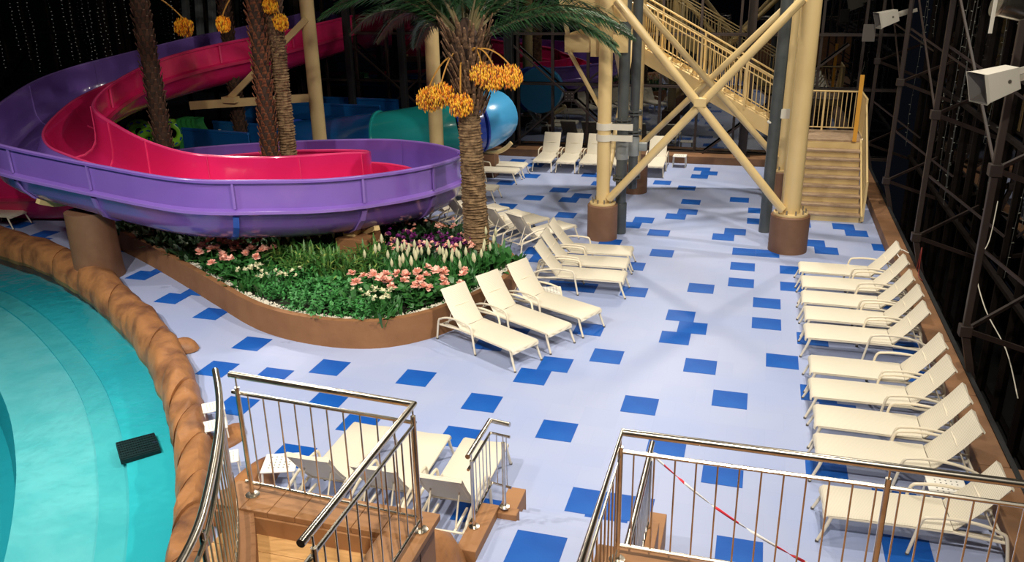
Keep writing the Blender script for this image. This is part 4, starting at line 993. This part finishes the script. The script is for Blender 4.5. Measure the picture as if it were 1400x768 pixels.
def trough(name, label, x, y, w, l, h, m_, rz=0, z=0.0):
    t = thing(name, label, 'water slide', (x, y, z), rz)
    prof = [(-w/2, h), (-w/2, h*.45), (-w*.36, .14), (-w*.15, .05), (w*.15, .05), (w*.36, .14), (w/2, h*.45), (w/2, h)]
    out = [(px*1.06+.0, pz-.06) for px, pz in prof[::-1]]; P = prof+out; n = len(P)
    vs = [(px, s*l/2, pz) for s in (-1, 1) for px, pz in P]
    MB().add(vs, [(i, (i+1) % n, n+(i+1) % n, n+i) for i in range(n)]+[tuple(range(n))[::-1], tuple(n+i for i in range(n))]).build('trough_shell', m_, t)
    for s in (-1, 1): MB().tube([(s*w/2*1.03, -l/2, h), (s*w/2*1.03, l/2, h)], .06, 6).build('rim', m_, t)
    return t
trough('slide_runout', 'blue slide run-out trough behind the palm trunks', -18.2, 26.0, 1.5, 3.0, 1.25, M['blue'], rad(82), .75)
trough('slide_runout', 'dark blue slide trough further back behind slim palm', -17.2, 30.6, 1.6, 6.5, 1.0, M['blue'], rad(88), 1.3)
trough('slide_runout', 'navy slide trough left of the teal tube', -16.0, 27.2, 1.3, 1.6, 1.3, M['navy'], rad(10), .2)
for k, x in enumerate((-19.0, -18.0)):
    tag(MB().box((x-.35, 26.9, .9), (x+.35, 27.0, 1.75)).build('white_board', M['white'], smooth=0, bevel=.01), 'small white board behind the blue trough, '+('left one' if k == 0 else 'right one'), 'board', 'white boards')
for k, (x, z) in enumerate(((-22.6, 1.5), (-22.1, .6), (-21.2, 1.55))):
    t = thing('ride_tube', 'lime green double ring float with blue scroll pattern, '+('upper left', 'lower', 'upper right')[k]+' one', 'float', (x, 26.0, z), .3, 'lime ring floats')
    for s in (-1, 1):
        pts = [(s*.42+.36*cos(2*pi*j/20), 0, .36*sin(2*pi*j/20)+s*.15) for j in range(20)]
        MB().tube(pts, .17, 10, closed=True).build('ring', M['lime'], t)
        pts = [(s*.42+.42*cos(2*pi*j/20), -.155, .42*sin(2*pi*j/20)+s*.15) for j in range(20)]
        b = MB()
        for j in range(0, 20, 2): b.tube([pts[j], ((pts[j][0]+pts[(j+1) % 20][0])/2, -.165, (pts[j][2]+pts[(j+1) % 20][2])/2+.02), pts[(j+1) % 20]], .03, 5)
        b.build('pattern', M['bluerib'], t)
for k in range(4):
    mb = MB(); x = -20.3+k*.22; n = 16; vs = []
    for i in range(n+1):
        z = .5+1.75*i/n; dx = .10*sin(i*.75)
        vs += [(dx-.08, -.25, z), (dx+.08, -.25, z), (dx+.08, .25, z), (dx-.08, .25, z)]
    mb.add(vs, [(i*4+j, i*4+(j+1) % 4, (i+1)*4+(j+1) % 4, (i+1)*4+j) for i in range(n) for j in range(4)]+[(0, 3, 2, 1), (n*4, n*4+1, n*4+2, n*4+3)])
    tag(mb.build('float_mat', M['green'], loc=(x, 26.3, 0), smooth=60), 'wavy green foam mat standing upright beside the lime floats', 'mat', 'green foam mats')
for k, (u, v0, v1, du) in enumerate(((136, 0, 75, 20), (252, 0, 45, 8), (270, 0, 44, 8), (288, 0, 40, 6))):
    a = aty(u, v0-20, 32.0); b = aty(u+du, v1+60, 32.0)
    tag(MB().beam(a, b, .28, .22).build('leaning_post', M['greyband'] if k else M['steelbrown'], smooth=0, bevel=.02), 'grey slanted steel post against the dark back glass, '+['leftmost', 'second', 'third', 'rightmost'][k], 'post', 'slanted posts')
for k, (x, y) in enumerate(((-17.0, 30.2), (-15.8, 31), (-13.6, 31.2), (-12.3, 31.3), (-11.4, 31.3))):
    tag(MB().box((x-.12, y-.12, 0), (x+.12, y+.12, 7)).build('black_post', M['black'], smooth=0), 'black post in the dark zone behind the teal tube, '+['leftmost', 'second', 'middle', 'fourth', 'rightmost'][k], 'post', 'black posts')

# ------------------------------------------------------------------ loudspeakers and spotlight
def speaker(label, loc, rz, s=1):
    t = thing('horn_speaker', label, 'speaker', loc, rz)
    # square horn, mouth toward -x
    def sq(x, h, z=0): return [(x, -h, z-h), (x, h, z-h), (x, h, z+h), (x, -h, z+h)]
    vs = sq(-.34, .235)+sq(-.28, .215)+sq(.22, .165)
    MB().add(vs, [(i*4+j, i*4+(j+1) % 4, (i+1)*4+(j+1) % 4, (i+1)*4+j) for i in range(2) for j in range(4)]+[(8, 9, 10, 11)]).build('horn_shell', M['speaker'], t, smooth=0, bevel=.006)
    vs = sq(-.342, .215)+sq(-.1, .08)
    MB().add(vs, [((j+1) % 4, j, 4+j, 4+(j+1) % 4) for j in range(4)]+[(4, 5, 6, 7)]).build('horn_throat', M['speakerin'], t, smooth=0)
    MB().box((-.12, -.04, -.05), (-.10, .04, .05)).build('driver', M['speaker'], t, smooth=0)
    MB().box((.0, -.165, -.05), (.75, -.165, .05)).box((.0, .165, -.05), (.75, .18, .05)).build('yoke', M['speaker'], t, smooth=0)
    MB().lathe([(.03, 0), (.03, .03)], 10, (.05, 0, 0)).build('pivot_bolt', M['bolt'], t, rot=(pi/2, 0, 0), loc=(0, -.155, 0))
    t.scale = (s, s, s); t.rotation_euler = (0, rad(-16), rz); return t
speaker('large white square horn loudspeaker on the right wall, upper right', (3.40, 14.25, 5.48), rad(20), 1.0)
speaker('small distant white horn loudspeaker on the right wall', (3.5, 28.3, 5.62), rad(14), 1.02)
tag(MB().box((2.85, 28.5, 4.9), (3.2, 28.6, 5.4)).build('hanging_sign_back', M['rubber'], smooth=0), 'dark panel hanging below the distant loudspeaker', 'panel')
t = thing('spotlight', 'silver spotlight cut off by the top right frame corner', 'lamp', (3.12, 13.3, 6.6), rad(10))
MB().lathe([(.1, -.3), (.16, -.2), (.17, .1), (.19, .12), (.19, .16)], 20).build('housing', M['steel'], t, rot=(0, rad(-75), 0))
MB().box((-.02, -.2, -.35), (.02, -.17, .25)).build('barn_door', M['speaker'], t, loc=(-.25, 0, 0), smooth=0)
tag(MB().tube(catmull([(5.0, 19.3, 2.4), (4.9, 19.0, 1.6), (4.6, 18.4, 1.2), (4.7, 17.6, .6), (4.9, 16.5, .2), (4.95, 15.5, -.3)], 6), .011, 6).build('white_cable', M['greyclamp']), 'loose white cable draped behind the right wall trusses', 'cable')
tag(MB().tube(catmull([(3.75, 20.9, .32), (3.55, 21.2, .45), (3.6, 21.6, .5), (3.8, 21.3, .5)], 5), .012, 6).build('loop_cable', M['white']), 'thin white cable loop on the brown curb by the farthest lounger', 'cable')
tag(MB().tube(catmull([(3.9, 20.6, .32), (3.92, 20.5, .9), (3.88, 20.2, .35), (3.9, 19.8, .33)], 5), .012, 6).build('red_cable', mat('red_cable', (.16, .012, .006), .5)), 'red cable beside the white loop on the curb', 'cable')
